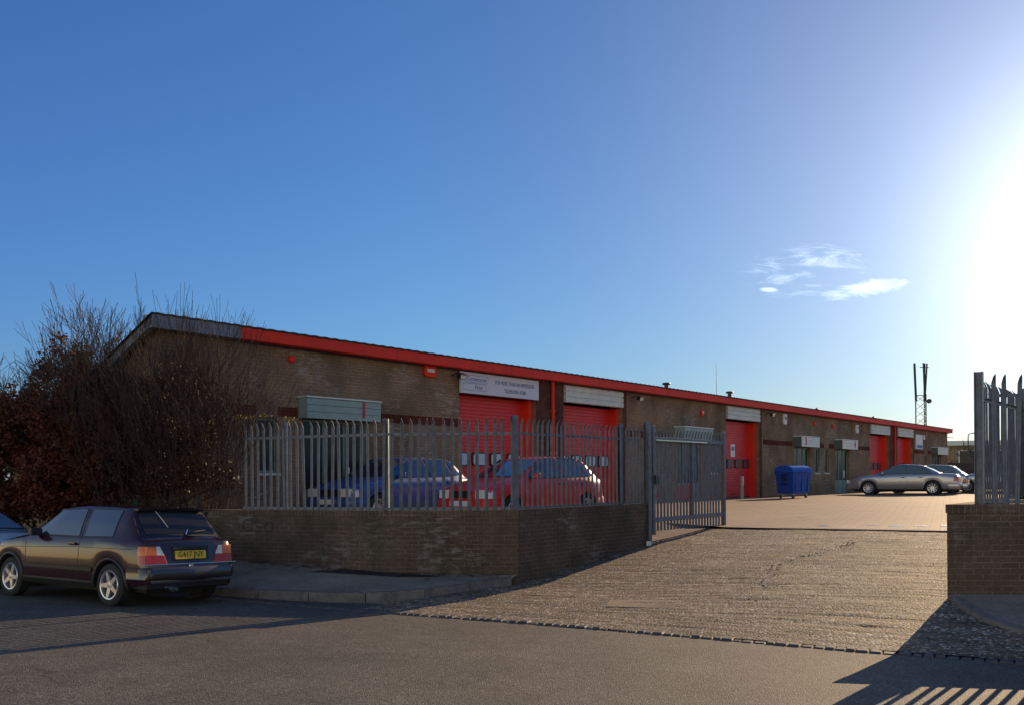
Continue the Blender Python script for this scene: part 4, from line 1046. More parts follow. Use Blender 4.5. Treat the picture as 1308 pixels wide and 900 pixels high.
def wheel_mesh(P, root, spokes, side, ax, m_rim):
    r = P['wr']; rr = P['rim']; w = .185; M = Matrix.Translation((ax, side*(P['W']/2-.10), r))
    if side < 0: M = M @ Matrix.Rotation(math.pi, 4, 'Z')
    rnd_ = r-.02
    ty = MB(M).lathe([(rr, -w/2), (rnd_-.01, -w/2), (r, -w/2+.03), (r, w/2-.03), (rnd_-.01, w/2-.004), (rr+.015, w/2), (rr, w/2-.01), (rr-.01, w/2-.05)], 36).build('wheel', RUB, root, smooth=True)
    rim = MB(M); rim.lathe([(rr+.004, w/2-.012), (rr-.006, w/2-.002), (rr-.022, w/2-.006), (rr-.03, w/2-.03), (rr-.03, -w/2+.02)], 36)
    rim.lathe([(0, w/2-.012), (.045, w/2-.014), (.055, w/2-.03), (.055, .0)], 20)
    for k in range(spokes):
        a = 2*math.pi*k/spokes+math.pi/2+.2*ax
        S = Matrix.Rotation(a, 4, 'Y'); L0_, L1_ = .04, rr-.022
        w0, w1 = (.036, .024) if spokes <= 5 else (.022, .016)
        rim.add([(L0_, w/2-.018, -w0), (L1_, w/2-.012, -w1), (L1_, w/2-.012, w1), (L0_, w/2-.018, w0), (L0_, w/2-.05, -w0), (L1_, w/2-.04, -w1*1.3), (L1_, w/2-.04, w1*1.3), (L0_, w/2-.05, w0)],
                [(0, 1, 2, 3), (7, 6, 5, 4), (0, 4, 5, 1), (3, 2, 6, 7)], S)
    rm = rim.build('rim', m_rim, ty, smooth=True)
    MB(M).lathe([(0, .0), (rr-.02, .0), (rr-.02, -.03), (0, -.03)], 24).build('brake_disc', STEELD, ty)
    return ty
def make_car(root, P, pm, glass_side, screens, gm=None, gr_=None, m_rim=ALLOY, spokes=5, extra=None, trim=BLACK):
    gm = gm or GLASSD
    c = Car(P); body = c.body().build('body', pm, root, smooth=True)
    md = body.modifiers.new('s', 'SUBSURF'); md.levels = 1; md.render_levels = 1; md.subdivision_type = 'SIMPLE'; body.modifiers.remove(md)
    hw = P['W']/2; x0, x1 = P['x0'], P['x1']
    MB().box(x0+.18, x1-.18, -hw+.24, hw-.24, .20, .62).box(x0+.25, x1-.25, -.4, .4, .15, .2).build('underbody', RUB, root)
    for ax in P['axles']:     # inner arches
        for sgn in (-1, 1):
            mb = MB(); n = 12; vs = []
            for k in range(n+1):
                a = math.pi*k/n; vs += [(ax+P['ar']*math.cos(a), sgn*(hw-.05), P['wr']+P['ar']*math.sin(a)*.97), (ax+P['ar']*math.cos(a), sgn*(hw-.32), P['wr']+P['ar']*math.sin(a)*.97)]
            vs += [(ax, sgn*(hw-.32), P['wr'])]
            mb.add(vs, [(2*k, 2*k+1, 2*k+3, 2*k+2) for k in range(n)]+[(2*k+1, 2*n+2, 2*k+3) for k in range(n)])
            mb.build('wheel_arch_liner', RUB, root, recalc=False)
    for sgn in (-1, 1):
        for q in glass_side:
            seal = MB(); big = P.get('seal', .02); cx = sum(p[0] for p in q)/4; cz = sum(p[1] for p in q)/4
            qq = [(p[0]+math.copysign(big, p[0]-cx), p[1]+math.copysign(big, p[1]-cz)) for p in q]
            c.side_patch(seal, qq, .003, sgn=sgn); so_ = seal.build('window_seal', trim, root, smooth='all', recalc=False)
            g_ = MB(); c.side_patch(g_, q, .0075, sgn=sgn); g_.build('window', gm, root, smooth='all', recalc=False)
        for ax in P['axles']: wheel_mesh(P, root, spokes, sgn, ax, m_rim)
        mb = MB(); mx, mz = P['mirror']; p = c.side(mx, mz, .0); yy = p.y
        M = Matrix.Diagonal((1, sgn, 1, 1))
        mb = MB(M); mb.add([(mx-.05, yy+.02, mz-.05), (mx+.07, yy+.03, mz-.05), (mx+.05, yy+.20, mz-.045), (mx-.05, yy+.20, mz-.045), (mx-.05, yy+.02, mz+.06), (mx+.04, yy+.03, mz+.06), (mx+.03, yy+.19, mz+.07), (mx-.05, yy+.20, mz+.07)],
               [(3, 2, 1, 0), (4, 5, 6, 7), (0, 1, 5, 4), (1, 2, 6, 5), (2, 3, 7, 6), (3, 0, 4, 7)]); mb.build('mirror', P.get('mirror_m', BLACK), root, bevel=.015)
    for nm, xa, xb, fa, fb in screens:
        mb = MB(); e = .03 if xb > xa else -.03
        c.top_patch(mb, xa-e, xb+e, min(1, fa+.03), min(1, fb+.03), .003); mb.build(nm+'_seal', trim, root, smooth='all', recalc=False)
        mb = MB(); c.top_patch(mb, xa, xb, fa, fb, .008); mb.build(nm, gr_ if gr_ and nm == 'rear_window' else gm, root, smooth='all', recalc=False)
    # bumpers follow the plan of the ends
    for nm, ex, sg in (('rear_bumper', x0, 1), ('front_bumper', x1, -1)):
        prof = P['bump']; path = []
        d = P.get('bumpd', .07)
        for k in range(0, 21):
            f = k/20*2-1; yb = f
            path.append(f)
        pts = []
        w_end = c.halfw(ex+sg*.5)+.012; 
        bw = P.get('bumpw', .40)
        for k in range(6): xx = ex+sg*lerp(bw, .10, k/5); pts.append((xx, c.halfw(xx)+.006))
        w_end = pts[-1][1]+.02
        for k in range(1, 9): a = R(90*k/8); pts.append((ex+sg*(.10-(.10+d)*math.sin(a)), w_end-.02-.13*(1-math.cos(a))))
        pts.append((ex-sg*(d+.025), 0)); pts = pts+[(x, -y) for x, y in reversed(pts[:-1])]
        mb = MB(); n = len(prof)
        for x, y in pts:
            for ins, z in prof: 
                mb.v.append((x+sg*ins*(1 if abs(y) < w_end-.05 else 0), y-math.copysign(ins if abs(y) >= w_end-.05 else ins*.5, y) if y else 0, z))
        for i in range(len(pts)-1):
            for j in range(n-1): mb.f.append((i*n+j, (i+1)*n+j, (i+1)*n+j+1, i*n+j+1))
        mb.build(nm, P.get('bump_m', BLACK), root, smooth=True, recalc=False)
    if extra: extra(c, root)
    return c
def car_root(name, label, x, y, z, f, group=None, tilt=0, cat='car'):
    f = Vector((f[0], f[1], 0)).normalized(); l = Vector((-f.y, f.x, 0)); l.z = tilt; l.normalize(); u = f.cross(l)
    M = Matrix(((f.x, l.x, u.x, x), (f.y, l.y, u.y, y), (f.z, l.z, u.z, z), (0, 0, 0, 1)))
    return thing(name, label, cat, M=M, group=group)
def seams(c, root, lines, m=BLACK, w=.007):
    mb = MB()
    for pts in lines:
        for sgn in (-1, 1):
            P_ = []
            for (a, b_) in zip(pts, pts[1:]):
                for k in range(7): P_.append(c.side(lerp(a[0], b_[0], k/7), lerp(a[1], b_[1], k/7), .0015))
            P_.append(c.side(*pts[-1], .0015)); mb.tube([(p.x, p.y*sgn, p.z) for p in P_], w*.5, 4)
    mb.build('panel_seam', m, root)

# --- the dark hatchback at the kerb
BUMP = paint('bumper_dark_paint', (.035, .026, .026), .2, .3)
PG = dict(bump_m=BUMP, W=1.665, H=1.40, x0=-1.94, x1=1.94, sill=.24, wr=.295, rim=.205, ar=.345, axles=(-1.245, 1.23), wr_roof=.575,
          top=[(-1.94, .915), (-1.84, .93), (-1.78, .965), (-1.42, 1.335), (-1.30, 1.37), (-.9, 1.392), (-.3, 1.40), (.10, 1.375), (.26, 1.345), (.92, .975), (1.0, .955), (1.6, .86), (1.88, .79), (1.94, .76)],
          belt=[(-1.94, .90), (-1.0, .925), (.9, .90), (1.5, .83), (1.94, .73)], lean_r=.14, lean_f=.03, mirror=(.52, .98), seal=.018,
          bump=[(.06, .27), (.055, .33), (.04, .375), (.0, .395), (-.004, .41), (.0, .53), (.02, .555), (.07, .56)], bumpd=.045, bumpw=.33, tap=.07)
def golf_extra(c, root):
    P = c.P
    def rear(y, z, off=0): return Vector((P['x0']+P['lean_r']*(z-.5)-off, y, z))
    # lamps: amber over red, clear reversing corner
    for sgn in (-1, 1):
        def lamp(name, pts, m, o0=-.02, o1=.012):
            mb = MB(); n = len(pts); vs = [tuple(rear(y*sgn, z, o0)) for y, z in pts]+[tuple(rear(y*sgn, z, o1)) for y, z in pts]
            mb.add(vs, [tuple(range(n, 2*n)), tuple(reversed(range(n)))]+[(i, (i+1) % n, n+(i+1) % n, n+i) for i in range(n)]); return mb.build(name, m, root, bevel=.004)
        lamp('rear_light', [(.395, .60), (.72, .60), (.725, .715), (.435, .715)], LRED)
        lamp('rear_indicator', [(.56, .717), (.725, .717), (.715, .84), (.56, .84)], AMBER)
        lamp('reversing_light', [(.437, .717), (.558, .717), (.558, .84), (.50, .84)], LWHITE)
        # wrap of the lamp on the flank
        mb = MB(); c.side_patch(mb, [(-1.925, .60), (-1.83, .60), (-1.83, .715), (-1.925, .715)], .006, 4, sgn); mb.build('rear_light', LRED, root, recalc=False)
        mb = MB(); c.side_patch(mb, [(-1.925, .717), (-1.83, .717), (-1.84, .84), (-1.925, .84)], .006, 4, sgn); mb.build('rear_indicator', AMBER, root, recalc=False)
        # arch trims, sill trims, door handle
        for ax in P['axles']:
            pts = []
            for k in range(17):
                a = math.pi*(k/16*1.06-.03); x = ax+(P['ar']+.012)*math.cos(a); z = max(.25, P['wr']+(P['ar']+.012)*math.sin(a)); p = c.side(x, max(z, c.arch(x)+.004), .004); pts.append((p.x, p.y*sgn, z))
            MB().tube(pts, .024, 7).build('arch_trim', BLACK, root, smooth=True)
        mb = MB(); c.side_patch(mb, [(-.86, .47), (.84, .47), (.84, .52), (-.86, .52)], .014, 10, sgn); mb.build('rubbing_strip', BLACK, root, smooth='all', recalc=False)
        mb = MB(); c.side_patch(mb, [(-.88, .245), (.86, .245), (.86, .335), (-.88, .335)], .012, 10, sgn); mb.build('sill_trim', BLACK, root, smooth='all', recalc=False)
        p = c.side(-.38, .84); MB().box(-.47, -.29, min(p.y*sgn, (p.y+.035)*sgn), max(p.y*sgn, (p.y+.035)*sgn), .825, .86).build('door_handle', BLACK, root, bevel=.008)
        q = MB(); q.box(-.45, -.31, min((p.y+.036)*sgn, (p.y+.039)*sgn), max((p.y+.036)*sgn, (p.y+.039)*sgn), .848, .856); q.build('handle_insert', CHROME, root)
    seams(c, root, [[(-.52, .34), (-.53, .91)], [(-.53, .91), (-.44, 1.33)], [(.80, .34), (.82, .9)], [(-.52, .335), (.80, .335)], [(-.5, .80), (1.85, .735)], [(-1.9, .80), (-.54, .80)], [(-1.80, .92), (-1.42, 1.31)]])
    # rear screen spoiler lip
    mb = MB(); M_ = []
    for j in range(13):
        f = lerp(-.93, .93, j/12); a = c.topp(-1.36, f, .0); b_ = c.topp(-1.42, f, .045); mb.v += [tuple(a+Vector((.03, 0, .004))), (b_.x-.045, b_.y, b_.z+.0), (b_.x-.03, b_.y, b_.z-.035)]
    for j in range(12):
        for k in range(3): mb.f.append((j*3+k, (j+1)*3+k, (j+1)*3+(k+1) % 3, j*3+(k+1) % 3))
    mb.f += [(0, 1, 2), (38, 37, 36)]; mb.build('rear_spoiler', BLACK, root, smooth=True)
    # number plate and recess
    def rbox(name, y0, y1, z0, z1, o0, o1, m, par=root, bev=0):
        mb = MB(); vs = [tuple(rear(y, z, o)) for o in (o0, o1) for y, z in ((y0, z0), (y1, z0), (y1, z1), (y0, z1))]
        mb.add(vs, [(3, 2, 1, 0), (4, 5, 6, 7), (0, 1, 5, 4), (1, 2, 6, 5), (2, 3, 7, 6), (3, 0, 4, 7)]); return mb.build(name, m, par, bevel=bev)
    rbox('plate_recess', -.31, .31, .64, .835, -.01, .004, BLACK)
    pl = rbox('number_plate', -.26, .26, .66, .775, .005, .015, YEL)
    tl = math.atan(P['lean_r'])
    p = rear(0, .718, .0165)
    Mx = Matrix.Translation(p) @ Matrix.Rotation(-math.pi/2, 4, 'Z') @ Matrix.Rotation(R(90)-tl, 4, 'X')
    text_mesh('registration', 'G417 JNY', .115, BLACK, Mx, pl, .0012, .9)
    rbox('tailgate_seam', -.80, .80, .592, .598, .0, .004, CHROME); rbox('plate_light', -.30, .30, .79, .83, .004, .03, BLACK, bev=.006)
    bd = MB(Matrix.Translation(rear(0, .50+.0, .0)) @ Matrix.Rotation(math.pi/2, 4, 'Z')); bd.lathe([(.0, .012+.0), (.028, .012), (.036, .004), (.036, -.004)], 20)
    bd = bd.build('badge', CHROME, root, smooth=True); bd.location.x -= .0; bd.location.z += .065
    # tailgate wiper, washer, lock
    a = c.topp(-1.775, -.02, .03); e = c.topp(-1.71, -.62, .03)
    MB().tube([tuple(a), tuple(c.topp(-1.74, -.3, .04)), tuple(e)], [.014, .009, .006], 6).build('rear_wiper', BLACK, root, smooth=True)
    MB().tube([tuple(a+Vector((-.03, 0, 0))), tuple(a+Vector((.0, -.05, .07)))], .009, 6).build('wiper_arm', CHROME, root)
    # pale strip laid on the tailgate glass, standing for interior items behind it
    a = c.topp(-1.44, .42, .012); e = c.topp(-1.66, .26, .012); MB().tube([tuple(a), tuple(e)], .006, 5).build('interior_strip', LOUV, root)
    # exhaust, lower valance
    MB().tube([(-1.75, .35, .26), (-2.0, .35, .25)], .027, 12).build('exhaust_pipe', CHROME, root, smooth=True); MB().tube([(-1.75, .28, .26), (-2.0, .28, .25)], .027, 12).build('exhaust_pipe', CHROME, root, smooth=True)
    MB().box(-1.90, -1.7, -.70, .70, .24, .42).build('rear_valance', BLACK, root, bevel=.02)
    for sgn in (-1, 1): MB(Matrix.Diagonal((1, sgn, 1, 1))).prism([(.42, .58), (.74, .58), (.72, .73), (.42, .73)], 1.93, 1.965, axis='x').build('headlight', LWHITE, root)
DMAR = paint('maroon_black_paint', (.028, .004, .009), .0, .25, .75)
cx, cy = -6.43, 14.88; vv = avof(cx, cy)[1]
gr = car_root('parked_car', 'dark maroon three-door hatchback with a yellow number plate parked at the kerb, nearest car', cx, cy, road_z(vv), (-.840, .542), tilt=.042)
gr.scale = (1.04, 1.04, 1.04)
make_car(gr, PG, DMAR,
    [[(-.46, .955), (.70, .955), (.22, 1.315), (-.38, 1.335)], [(-1.24, .965), (-.60, .955), (-.52, 1.335), (-1.20, 1.325)]],
    [('windscreen', .90, .30, .90, .93), ('rear_window', -1.745, -1.46, .86, .90)], gr_=GLASSR, extra=golf_extra)
# small front quarter light divider
# --- generic cars
def simple_extra(rear_col=LRED, plate=None, front_plate=None, head=(.5, .70), rear_l=(.5, .72), handles=(-.35,), seam=[], grille=True, chromeline=None, fh=.1, rx_=0.0):
    def f(c, root):
        P = c.P
        def ends(e, y, z, off): 
            return Vector((P['x0']+P['lean_r']*(z-.5)-off, y, z)) if e == 'r' else Vector((P['x1']-P['lean_f']*(z-.5)+off, y, z))
        def ebox(name, e, y0, y1, z0, z1, o0, o1, m):
            mb = MB(); vs = [tuple(ends(e, y, z, o)) for o in (o0, o1) for y, z in ((y0, z0), (y1, z0), (y1, z1), (y0, z1))]
            mb.add(vs, [(3, 2, 1, 0), (4, 5, 6, 7), (0, 1, 5, 4), (1, 2, 6, 5), (2, 3, 7, 6), (3, 0, 4, 7)]); return mb.build(name, m, root, bevel=.004)
        w = P['W']/2-.15
        for sgn in (-1, 1):
            a, b_ = sorted((sgn*w, sgn*(w-.28))); ebox('headlight', 'f', a, b_, head[0]+.02, head[1], -.02, .02, LWHITE)
            a, b_ = sorted((sgn*w, sgn*(w-.34))); ebox('rear_light', 'r', a, b_, rear_l[0], rear_l[1], -.02, .015, rear_col)
            mb = MB(); c.side_patch(mb, [(P['x0']+.03, rear_l[0]), (P['x0']+.20, rear_l[0]), (P['x0']+.16, rear_l[1]), (P['x0']+.03, rear_l[1])], .006, 4, sgn); mb.build('rear_light', rear_col, root, recalc=False)
            mb = MB(); c.side_patch(mb, [(P['x1']-.16, head[0]+.02), (P['x1']-.03, head[0]+.02), (P['x1']-.03, head[1]-.02), (P['x1']-.16, head[1]-.02)], .006, 4, sgn); mb.build('front_indicator', AMBER if rx_ else LWHITE, root, recalc=False)
            for hx in handles:
                p = c.side(hx, .80); MB().box(hx-.08, hx+.08, min(p.y*sgn, (p.y+.03)*sgn), max(p.y*sgn, (p.y+.03)*sgn), .79, .82).build('door_handle', BLACK, root, bevel=.006)
        if grille: ebox('grille', 'f', -w+.40, w-.40, head[0]+.03, head[1]-.02, -.01, .01, BLACK)
        ebox('number_plate', 'r', -.26, .26, rear_l[0]+.02, rear_l[0]+.13, .0, .02, YEL)
        ebox('number_plate', 'f', -.26, .26, .36, .47, .07, .11, PWHITE)
        if seam: seams(c, root, seam)
    return f
SEAM4 = [[(-.40, .3), (-.38, .86)], [(.62, .3), (.68, .86)], [(-1.12, .62), (-.95, .86)], [(-.95, .30), (.6, .30)]]
# red hatchback and blue hatchback behind the palisade
PH = dict(W=1.66, H=1.42, x0=-1.92, x1=1.98, sill=.24, wr=.29, rim=.185, ar=.33, axles=(-1.23, 1.25), wr_roof=.57,
          top=[(-1.92, .90), (-1.85, .96), (-1.72, 1.02), (-1.32, 1.33), (-1.1, 1.385), (-.3, 1.42), (.05, 1.39), (.20, 1.35), (1.0, .95), (1.5, .86), (1.85, .76), (1.98, .68)],
          belt=[(-1.92, .88), (-.5, .92), (.9, .88), (1.5, .80), (1.98, .63)], lean_r=.08, lean_f=.05, mirror=(.60, .98), seal=.02,
          bump=[(.03, .22), (.0, .28), (.0, .44), (.02, .50), (.06, .51)], bumpd=.05, tap=.09)
GS_H = [[(-.35, .95), (.78, .94), (.20, 1.34), (-.30, 1.37)], [(-1.15, .965), (-.42, .95), (-.37, 1.37), (-1.05, 1.35)], [(-1.52, .985), (-1.22, .97), (-1.12, 1.33), (-1.24, 1.31)]]
SC_H = [('windscreen', .94, .24, .92, .94), ('rear_window', -1.68, -1.35, .88, .90)]
def z_at(x, y): return yard_z(x, y)
REDP = paint('red_car_paint', (.68, .02, .02), .0, .4, .35)
PR = dict(PH); PR['bump_m'] = REDP; PR['mirror_m'] = REDP
r_ = car_root('parked_car', 'red hatchback parked behind the palisade in front of the two nearest roller doors', .30, 21.1, z_at(.3, 21.1), (-.68, -.73))
make_car(r_, PR, REDP, GS_H, SC_H, spokes=7, extra=simple_extra(seam=SEAM4, handles=(-.25, -1.0)))
BLUP = paint('blue_car_paint', (.012, .08, .30), .0, .4, .5)
PB = dict(PH); PB['bump_m'] = BLUP; PB['mirror_m'] = BLUP
r_ = car_root('parked_car', 'dark blue hatchback parked behind the palisade close to the brick wall under the 1 canopy', -2.75, 21.95, z_at(-2.7, 22), (-.619, -.785))
make_car(r_, PB, BLUP, GS_H, SC_H, spokes=7, extra=simple_extra(seam=SEAM4, handles=(-.25, -1.0)))
# saloons
PS = dict(W=1.80, H=1.42, x0=-2.42, x1=2.40, sill=.26, wr=.32, rim=.215, ar=.365, axles=(-1.36, 1.42), wr_roof=.60,
          top=[(-2.42, .86), (-2.34, .95), (-1.65, 1.00), (-1.0, 1.33), (-.75, 1.385), (-.2, 1.42), (.15, 1.40), (.35, 1.35), (1.15, .97), (1.3, .94), (2.0, .83), (2.32, .73), (2.40, .66)],
          belt=[(-2.42, .84), (-1.7, .93), (-.5, .94), (1.1, .89), (1.9, .78), (2.40, .62)], lean_r=.05, lean_f=.05, mirror=(.78, 1.0), seal=.018,
          bump=[(.03, .25), (.0, .30), (.0, .46), (.02, .53), (.06, .54)], bumpd=.07, tap=.12)
GS_S = [[(-.22, .985), (.95, .965), (.36, 1.325), (-.17, 1.365)], [(-1.02, .985), (-.28, .985), (-.23, 1.365), (-.86, 1.33)], [(-1.36, .99), (-1.09, .985), (-.93, 1.30), (-1.02, 1.27)]]
SC_S = [('windscreen', 1.10, .40, .92, .94), ('rear_window', -1.60, -1.02, .90, .88)]
SEAMS_ = [[(-.27, .32), (-.25, .93)], [(.82, .32), (.86, .90)], [(-1.02, .75), (-.98, .93)], [(-.98, .32), (.82, .32)], [(-2.1, .60), (2.1, .55)]]
GOLD = paint('gold_grey_paint', (.38, .35, .355), .6, .3)
P1 = dict(PS); P1['bump_m'] = GOLD; P1['mirror_m'] = GOLD
r_ = car_root('parked_car', 'bronze-tinted silver four-door saloon parked side-on in the yard, right of the blue bin', 18.45, 44.3, z_at(18.4, 44.3), (-.86, .51))
make_car(r_, P1, GOLD, GS_S, SC_S, spokes=9, gm=GLASSL, extra=simple_extra(seam=SEAMS_, handles=(-.1, -.85), rear_l=(.62, .80), head=(.52, .68)))
SILV = paint('silver_paint', (.45, .46, .48), .7, .3)
PE = dict(PH); PE['bump_m'] = SILV; PE['mirror_m'] = SILV
r_ = car_root('parked_car', 'silver hatchback partly hidden behind the bronze-tinted saloon', 20.75, 47.1, z_at(20, 47.5), (-.86, .51))
make_car(r_, PE, SILV, GS_H, SC_H, spokes=9, gm=GLASSL, extra=simple_extra(seam=SEAM4, handles=(-.25, -1.0)))
SILB = paint('blue_silver_paint', (.33, .37, .44), .6, .3)
P2 = dict(PS); P2['bump_m'] = SILB; P2['mirror_m'] = SILB
r_ = car_root('parked_car', 'pale blue-grey saloon beside the right brick wall, its front wheel showing', 24.7, 47.6, z_at(24.4, 47.5), (-.86, .51))
make_car(r_, P2, SILB, GS_S, SC_S, spokes=5, gm=GLASSL, extra=simple_extra(seam=SEAMS_, handles=(-.1, -.85), rear_l=(.62, .80)))
r_ = car_root('parked_car', 'silver saloon farthest back in the yard, only its roof showing', 26.6, 51.6, z_at(26, 51), (-.86, .51))
P3 = dict(PS); P3['bump_m'] = SILV; P3['mirror_m'] = SILV
make_car(r_, P3, SILV, GS_S, SC_S, spokes=9, gm=GLASSL, extra=simple_extra(seam=SEAMS_, handles=(-.1, -.85), rear_l=(.62, .80)))
LBLU = paint('light_blue_paint', (.45, .60, .75), .3, .3)
P4 = dict(PS); P4['bump_m'] = LBLU; P4['mirror_m'] = LBLU
cx2, cy2 = -10.75, 17.45; 
r_ = car_root('parked_car', 'pale silver-blue car at the left edge parked in front of the dark maroon hatchback', cx2, cy2, road_z(avof(cx2, cy2)[1]), (-.866, .5), tilt=.042)
make_car(r_, P4, LBLU, GS_S, SC_S, spokes=5, gm=mat('sky_reflection_glass', (.12, .24, .42), .08, spec=.8), extra=simple_extra(seam=SEAMS_, handles=(-.1, -.85), rear_l=(.62, .80)))  # this glass carries a sky reflection in its base colour

# ------------------------------------------------------------------ vegetation
def leaf_cloud(name, blobs, dens, size, m, parent, seed=1, thr=-.08, off=(0, 0, 0), nscale=1.7):
    rg = random.Random(seed); V = []; F = []
    for (x, y, z, r, rz) in blobs:
        n = int(dens*r*r*rz*4.19)
        for i in range(n):
            while True:
                a, b_, c_ = rg.uniform(-1, 1), rg.uniform(-1, 1), rg.uniform(-1, 1); d = a*a+b_*b_+c_*c_
                if d <= 1: break
            if d > .55 and rg.random() < (d-.55)*1.5: continue
            p = Vector((x+a*r, y+b_*r, z+c_*rz))
            if noise.noise(p*nscale)+.5*noise.noise(p*nscale*2.7) < thr: continue
            if p.z < .3: continue
            s_ = size*rg.uniform(.6, 1.3)
            u = Vector((rg.gauss(0, 1), rg.gauss(0, 1), rg.gauss(0, .8))).normalized(); w = u.cross(Vector((rg.gauss(0, 1), rg.gauss(0, 1), rg.gauss(0, 1)))).normalized()
            k = len(V); q = p-Vector(off)
            V += [q-u*s_*.5, q+w*s_*.32-u*s_*.05, q+u*s_*.5, q-w*s_*.32-u*s_*.05]; F.append((k, k+1, k+2, k+3))
    me = bpy.data.meshes.new(name); me.from_pydata([tuple(v) for v in V], [], F); me.materials.append(m); me.update()
    o = bpy.data.objects.new(name, me); COL.objects.link(o); o.parent = parent; return o
def branches(mb, base, dirv, length, rad, depth, rg, up=.25, spread=.55, seg=4, kids=(2, 3), minr=.004, tips=None, sides=5):
    p = Vector(base); d = Vector(dirv).normalized(); pts = [p.copy()]; rs_ = [rad]; starts = []
    for i in range(seg):
        d = (d+Vector((rg.gauss(0, .10), rg.gauss(0, .10), rg.gauss(0, .08)+up*.22))).normalized(); p = p+d*(length/seg); pts.append(p.copy())
        r_ = max(minr, rad*(1-.55*(i+1)/seg)); rs_.append(r_)
        if depth > 0 and i >= 1: starts.append((p.copy(), d.copy(), r_))
    mb.tube(pts, rs_, sides if depth > 1 else 3, caps=False)
    if depth <= 0: return
    for (q, dd, r_) in starts:
        for k in range(rg.choice(kids) if q == starts[-1][0] else 1):
            ax = dd.cross(Vector((rg.gauss(0, 1), rg.gauss(0, 1), rg.gauss(0, 1)))).normalized()
            nd = Matrix.Rotation(rg.uniform(.25, 1)*spread, 3, ax) @ dd
            branches(mb, q, nd, length*rg.uniform(.62, .85), max(minr, r_*.72), depth-1, rg, up, spread, max(3, seg-1), kids, minr, tips, sides)
def bare_tree(name, label, x, y, z, limbs, seed, m, minr=.0045, lab2=None, length=1.5, depth=4, group=None, trunk=1.2, rad=.07, up=.25, spread=.55):
    o = thing(name, label, 'tree' if 'tree' in name else 'shrub', (x, y, z), group=group); rg = random.Random(seed)
    tr = MB(); tr.tube([(0, 0, -.2), (.03, .02, trunk*.5), (0, 0, trunk)], [rad*1.8, rad*1.4, rad*1.2], 9)
    tr.build('trunk', WOOD, o, smooth=True); cr = MB()
    for (az, tilt, L_) in limbs:
        d = Vector((math.sin(az)*math.sin(tilt), math.cos(az)*math.sin(tilt), math.cos(tilt)))
        branches(cr, (0, 0, trunk*rg.uniform(.55, 1)), d, L_, rad*.7, depth, rg, up, spread, minr=minr)
    c = cr.build('crown', m, o, smooth='all', recalc=False); return o
lim = [(R(-90), .95, 1.35), (R(-100), .70, 1.3), (R(-80), .45, 1.2), (R(-30), .25, 1.2), (R(60), .3, 1.25), (R(90), .55, 1.3), (R(95), .85, 1.4), (R(180), .35, 1.2), (R(-60), .35, 1.2), (R(30), .2, 1.2), (R(-95), 1.15, 1.45), (R(75), .45, 1.25), (R(-85), .8, 1.35)]
bare_tree('bare_tree', 'leafless many-stemmed tree rising above the brown hedge at the left', -8.55, 19.3, .75, lim, 11, TWIG, length=1.6, depth=4, trunk=1.1, rad=.06)
# brown-leaved hedge trees
def hedge(name, label, blobs, seed, dens=1500, size=.085, base=None, thr=-.08, lm=None):
    bx = base; o = thing(name, label, 'shrub', bx)
    rg = random.Random(seed); tr = MB()
    for k in range(5):
        a = rg.uniform(0, 6.28); tp = blobs[k % len(blobs)]
        tr.tube([(rg.uniform(-.2, .2), rg.uniform(-.1, .1), -.3), ((tp[0]-bx[0])*.4, (tp[1]-bx[1])*.4, 1.0), (tp[0]-bx[0], tp[1]-bx[1], tp[2]-bx[2])], [.06, .04, .012], 6)
    tr.build('stem', WOOD, o, smooth=True)
    leaf_cloud('foliage', blobs, dens, size, lm or BEECH, o, seed, off=bx, thr=thr); return o
def PXY(px_, py_, Z): return ((px_-654)/1200*Z, Z, CAMZ+(613.5-py_)/1200*Z)
hb1 = [(*PXY(15, 575, 19.6), 1.25, 1.3), (*PXY(15, 520, 19.8), .7, .6), (*PXY(-30, 560, 19.6), 1.2, 1.3), (*PXY(50, 555, 19.4), 1.1, 1.2), (*PXY(20, 625, 19.2), 1.2, .9), (*PXY(-40, 510, 20), .8, .8), (*PXY(50, 505, 19.6), .55, .5)]
hedge('brown_hedge', 'dense brown-leaved hedge behind the green railing at the left edge', hb1, 21, base=(*PXY(15, 0, 19.4)[:2], .55), dens=2600)
hb2 = [(*PXY(95, 540, 19.0), 1.15, 1.15), (*PXY(85, 470, 19.2), .62, .65), (*PXY(118, 495, 19.1), .75, .65), (*PXY(80, 440, 19.2), .25, .28), (*PXY(100, 450, 19.2), .3, .25), (*PXY(140, 560, 18.9), 1.1, 1.0), (*PXY(100, 610, 18.8), 1.2, 1.0), (*PXY(145, 500, 19.1), .6, .5), (*PXY(125, 462, 19.2), .38, .3), (*PXY(60, 470, 19.2), .3, .25)]
hedge('brown_shrub', 'tall brown-leaved shrub reaching up into the bare tree', hb2, 22, base=(*PXY(105, 0, 18.9)[:2], .55), thr=-.12, dens=2600)
hb3 = [(*PXY(185, 590, 18.2), .95, 1.0), (*PXY(222, 600, 17.95), .75, .95), (*PXY(255, 600, 17.85), .6, .9), (*PXY(280, 620, 17.75), .42, .6), (*PXY(225, 510, 18.0), .75, .85), (*PXY(262, 530, 17.85), .5, .7), (*PXY(180, 640, 18.0), .9, .7), (*PXY(195, 520, 18.2), .75, .7), (*PXY(160, 510, 18.5), .6, .6)]
hedge('brown_shrub', 'brown-leaved shrub between the gable wall and the low brick wall', hb3, 23, base=(*PXY(215, 0, 18.2)[:2], .5), dens=1900, size=.065, lm=THL)
